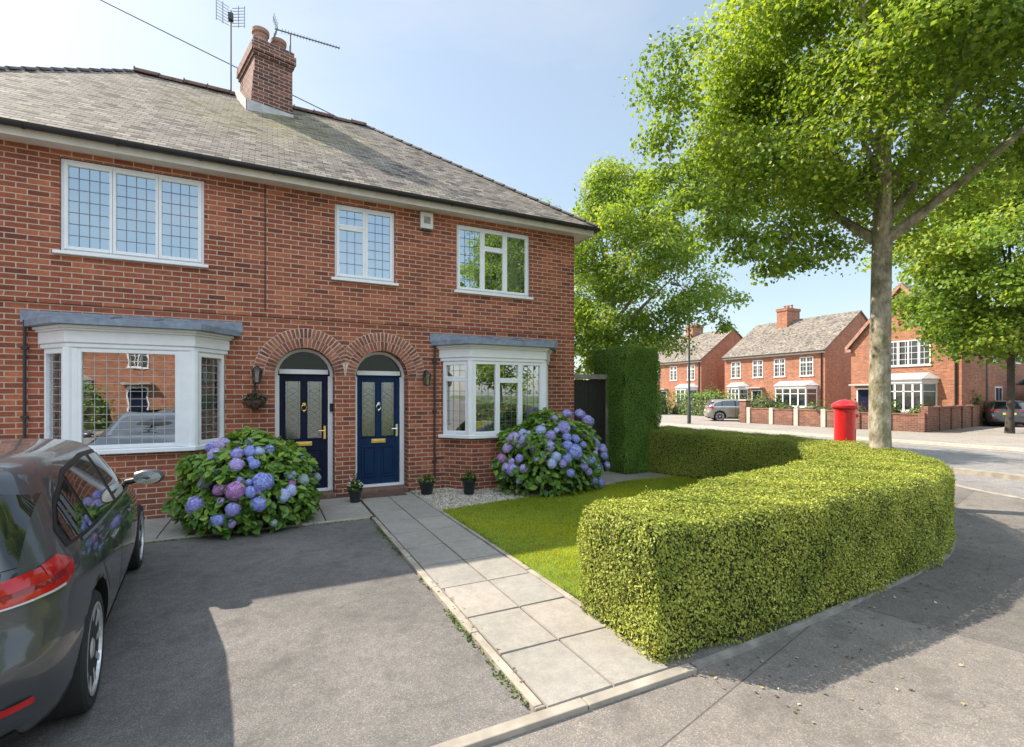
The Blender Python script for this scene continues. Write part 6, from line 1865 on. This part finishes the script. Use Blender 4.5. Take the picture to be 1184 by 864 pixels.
        # headlamps
        mb = MB(); P = []
        for x in np.linspace(.42, .80, 14): P.append([(s * x, c_front(x, z) + .006, z) for z in np.linspace(.66, .77, 5)])
        mb.grid(P, flip=s < 0); mb.build('headlamp', M['lamp_clear'], t, smooth=True)
    def rseam(pts, wd=.010):
        mb = MB(); P = []
        for (x, z), (x2, z2) in zip(pts[:-1], pts[1:]):
            d = Vector((x2 - x, z2 - z)).normalized() * wd / 2
            P.append([(x + dx, c_rear(x + dx, z + dz) - .004, z + dz) for dx, dz in ((-d.y, d.x), (d.y, -d.x))])
        mb.grid(P); mb.build('hatch_seam', M['trim'], t)
    for s in (1, -1):
        rseam([(s * x, z) for x, z in lin((.70, .96), (.635, .78)) + lin((.625, .76), (.58, .60)) + lin((.56, .585), (.30, .565))])
    rear('rear_diffuser', np.linspace(-.70, .70, 30), lambda x: .18, lambda x: .30 - .05 * abs(x), M['trim'], .006)
    rear('number_plate', np.linspace(-.26, .26, 4), lambda x: .655, lambda x: .765, M['plate'], .012, 2)
    def front(nm, xs, zb, zt, m, off=.004, nz=10):
        mb = MB(); P = []
        for x in xs:
            b, u = zb(x), zt(x); P.append([(x, c_front(x, b + (u - b) * k / nz) + off, b + (u - b) * k / nz) for k in range(nz + 1)])
        mb.grid(P); return mb.build(nm, m, t, smooth=True)
    front('windscreen', np.linspace(-.70, .70, 30), lambda x: 1.01, lambda x: 1.345 - .55 * max(0, abs(x) - .44), M['car_glass'])
    front('grille', np.linspace(-.40, .40, 10), lambda x: .60, lambda x: .68, M['trim'])
    front('lower_grille', np.linspace(-.62, .62, 10), lambda x: .26, lambda x: .42, M['trim'])
    # mirrors
    for s in (1, -1):
        mb = MB(); x = .78
        mb.lathe([(.0, -.115), (.055, -.10), (.078, -.05), (.082, .0), (.075, .06), (.045, .10), (0, .115)], 16, (0, 0, 0), axis='x')
        o = mb.build('wing_mirror', paint, t, smooth=True); o.scale = (1.0, .85, .85); o.location = (s * .985, 2.66, 1.005); o.rotation_euler = (0, 0, R(-8 * s))
        mb = MB(); mb.lathe([(0, -.066), (.068, -.064), (.070, -.055)], 16, (0, 0, 0), axis='y'); g_ = mb.build('mirror_glass', M['silver'], o); g_.scale = (1.42, 1.2, 1.0)
        mb = MB(); mb.tube([(s * .82, 2.70, .965), (s * .92, 2.68, .985)], .026, 8); mb.build('mirror_arm', M['trim'], t)
    # wheels
    for y in WY:
        for s in (1, -1):
            w = empty('wheel', (s * .775, y, WR)); w.parent = t
            if s < 0: w.rotation_euler = (0, 0, R(180))
            mb = MB(); mb.lathe([(.235, -.095), (.29, -.10), (.312, -.085), (.315, -.05), (.315, .05), (.312, .085), (.296, .100), (.25, .098), (.237, .085)], 48, axis='x'); mb.build('tyre', M['tyre'], w, smooth=True)
            mb = MB(); mb.lathe([(.238, .090), (.246, .100), (.228, .100), (.218, .07), (.21, -.05)], 40, axis='x', cap=False)
            for k in range(10):
                a = 2 * math.pi * k / 10; da = .13 if k % 2 else .10
                ca = lambda r, q: (r * math.cos(q), r * math.sin(q))
                p = [(.094, *ca(.228, a - da * .6)), (.094, *ca(.228, a + da * .6)), (.075, *ca(.05, a + .35)), (.075, *ca(.05, a - .35))]
                mb.poly(p[::-1]); mb.poly([p[0], p[3], (.04, *p[3][1:]), (.05, *p[0][1:])]); mb.poly([p[2], p[1], (.05, *p[1][1:]), (.04, *p[2][1:])])
            mb.lathe([(.06, .06), (.06, .082), (.045, .092), (0, .094)], 20, axis='x'); mb.build('rim', M['rim'], w)
            mb = MB(); mb.lathe([(.15, .0), (.0, .0)], 24, axis='x', cap=False); mb.lathe([(.19, -.04), (.0, -.04)], 24, axis='x', cap=False); mb.build('brake_disc', M['trim'], w)
    mb = MB(); mb.tube([(0, .95, 1.44), (0, .82, 1.52)], .006, 5); mb.build('roof_aerial', M['trim'], t)
    return t
M['paint_grey'] = car_paint('dark_grey_paint', (.070, .074, .084), .45)
M['paint_silver'] = car_paint('silver_paint', (.30, .29, .27), .5)
M['paint_blue'] = car_paint('slate_blue_paint', (.10, .12, .15), .5)
M['paint_red'] = car_paint('red_paint', (.45, .02, .02), .2)
car('parked_hatchback', (-1.63, -6.04, .014), R(6), M['paint_grey'], 'dark grey hatchback parked on the driveway facing the house', scale=(1.0, .98, .97))
car('parked_hatchback', (26.3, 15.3, 0), R(-128), M['paint_silver'], 'silver-beige hatchback parked across the side road behind the lamp post', group='cars parked in the distance')
car('parked_hatchback', (35.2, 3.05, 0), R(-62), M['paint_blue'], 'slate blue car parked at the right edge beside the mottled wall', group='cars parked in the distance')
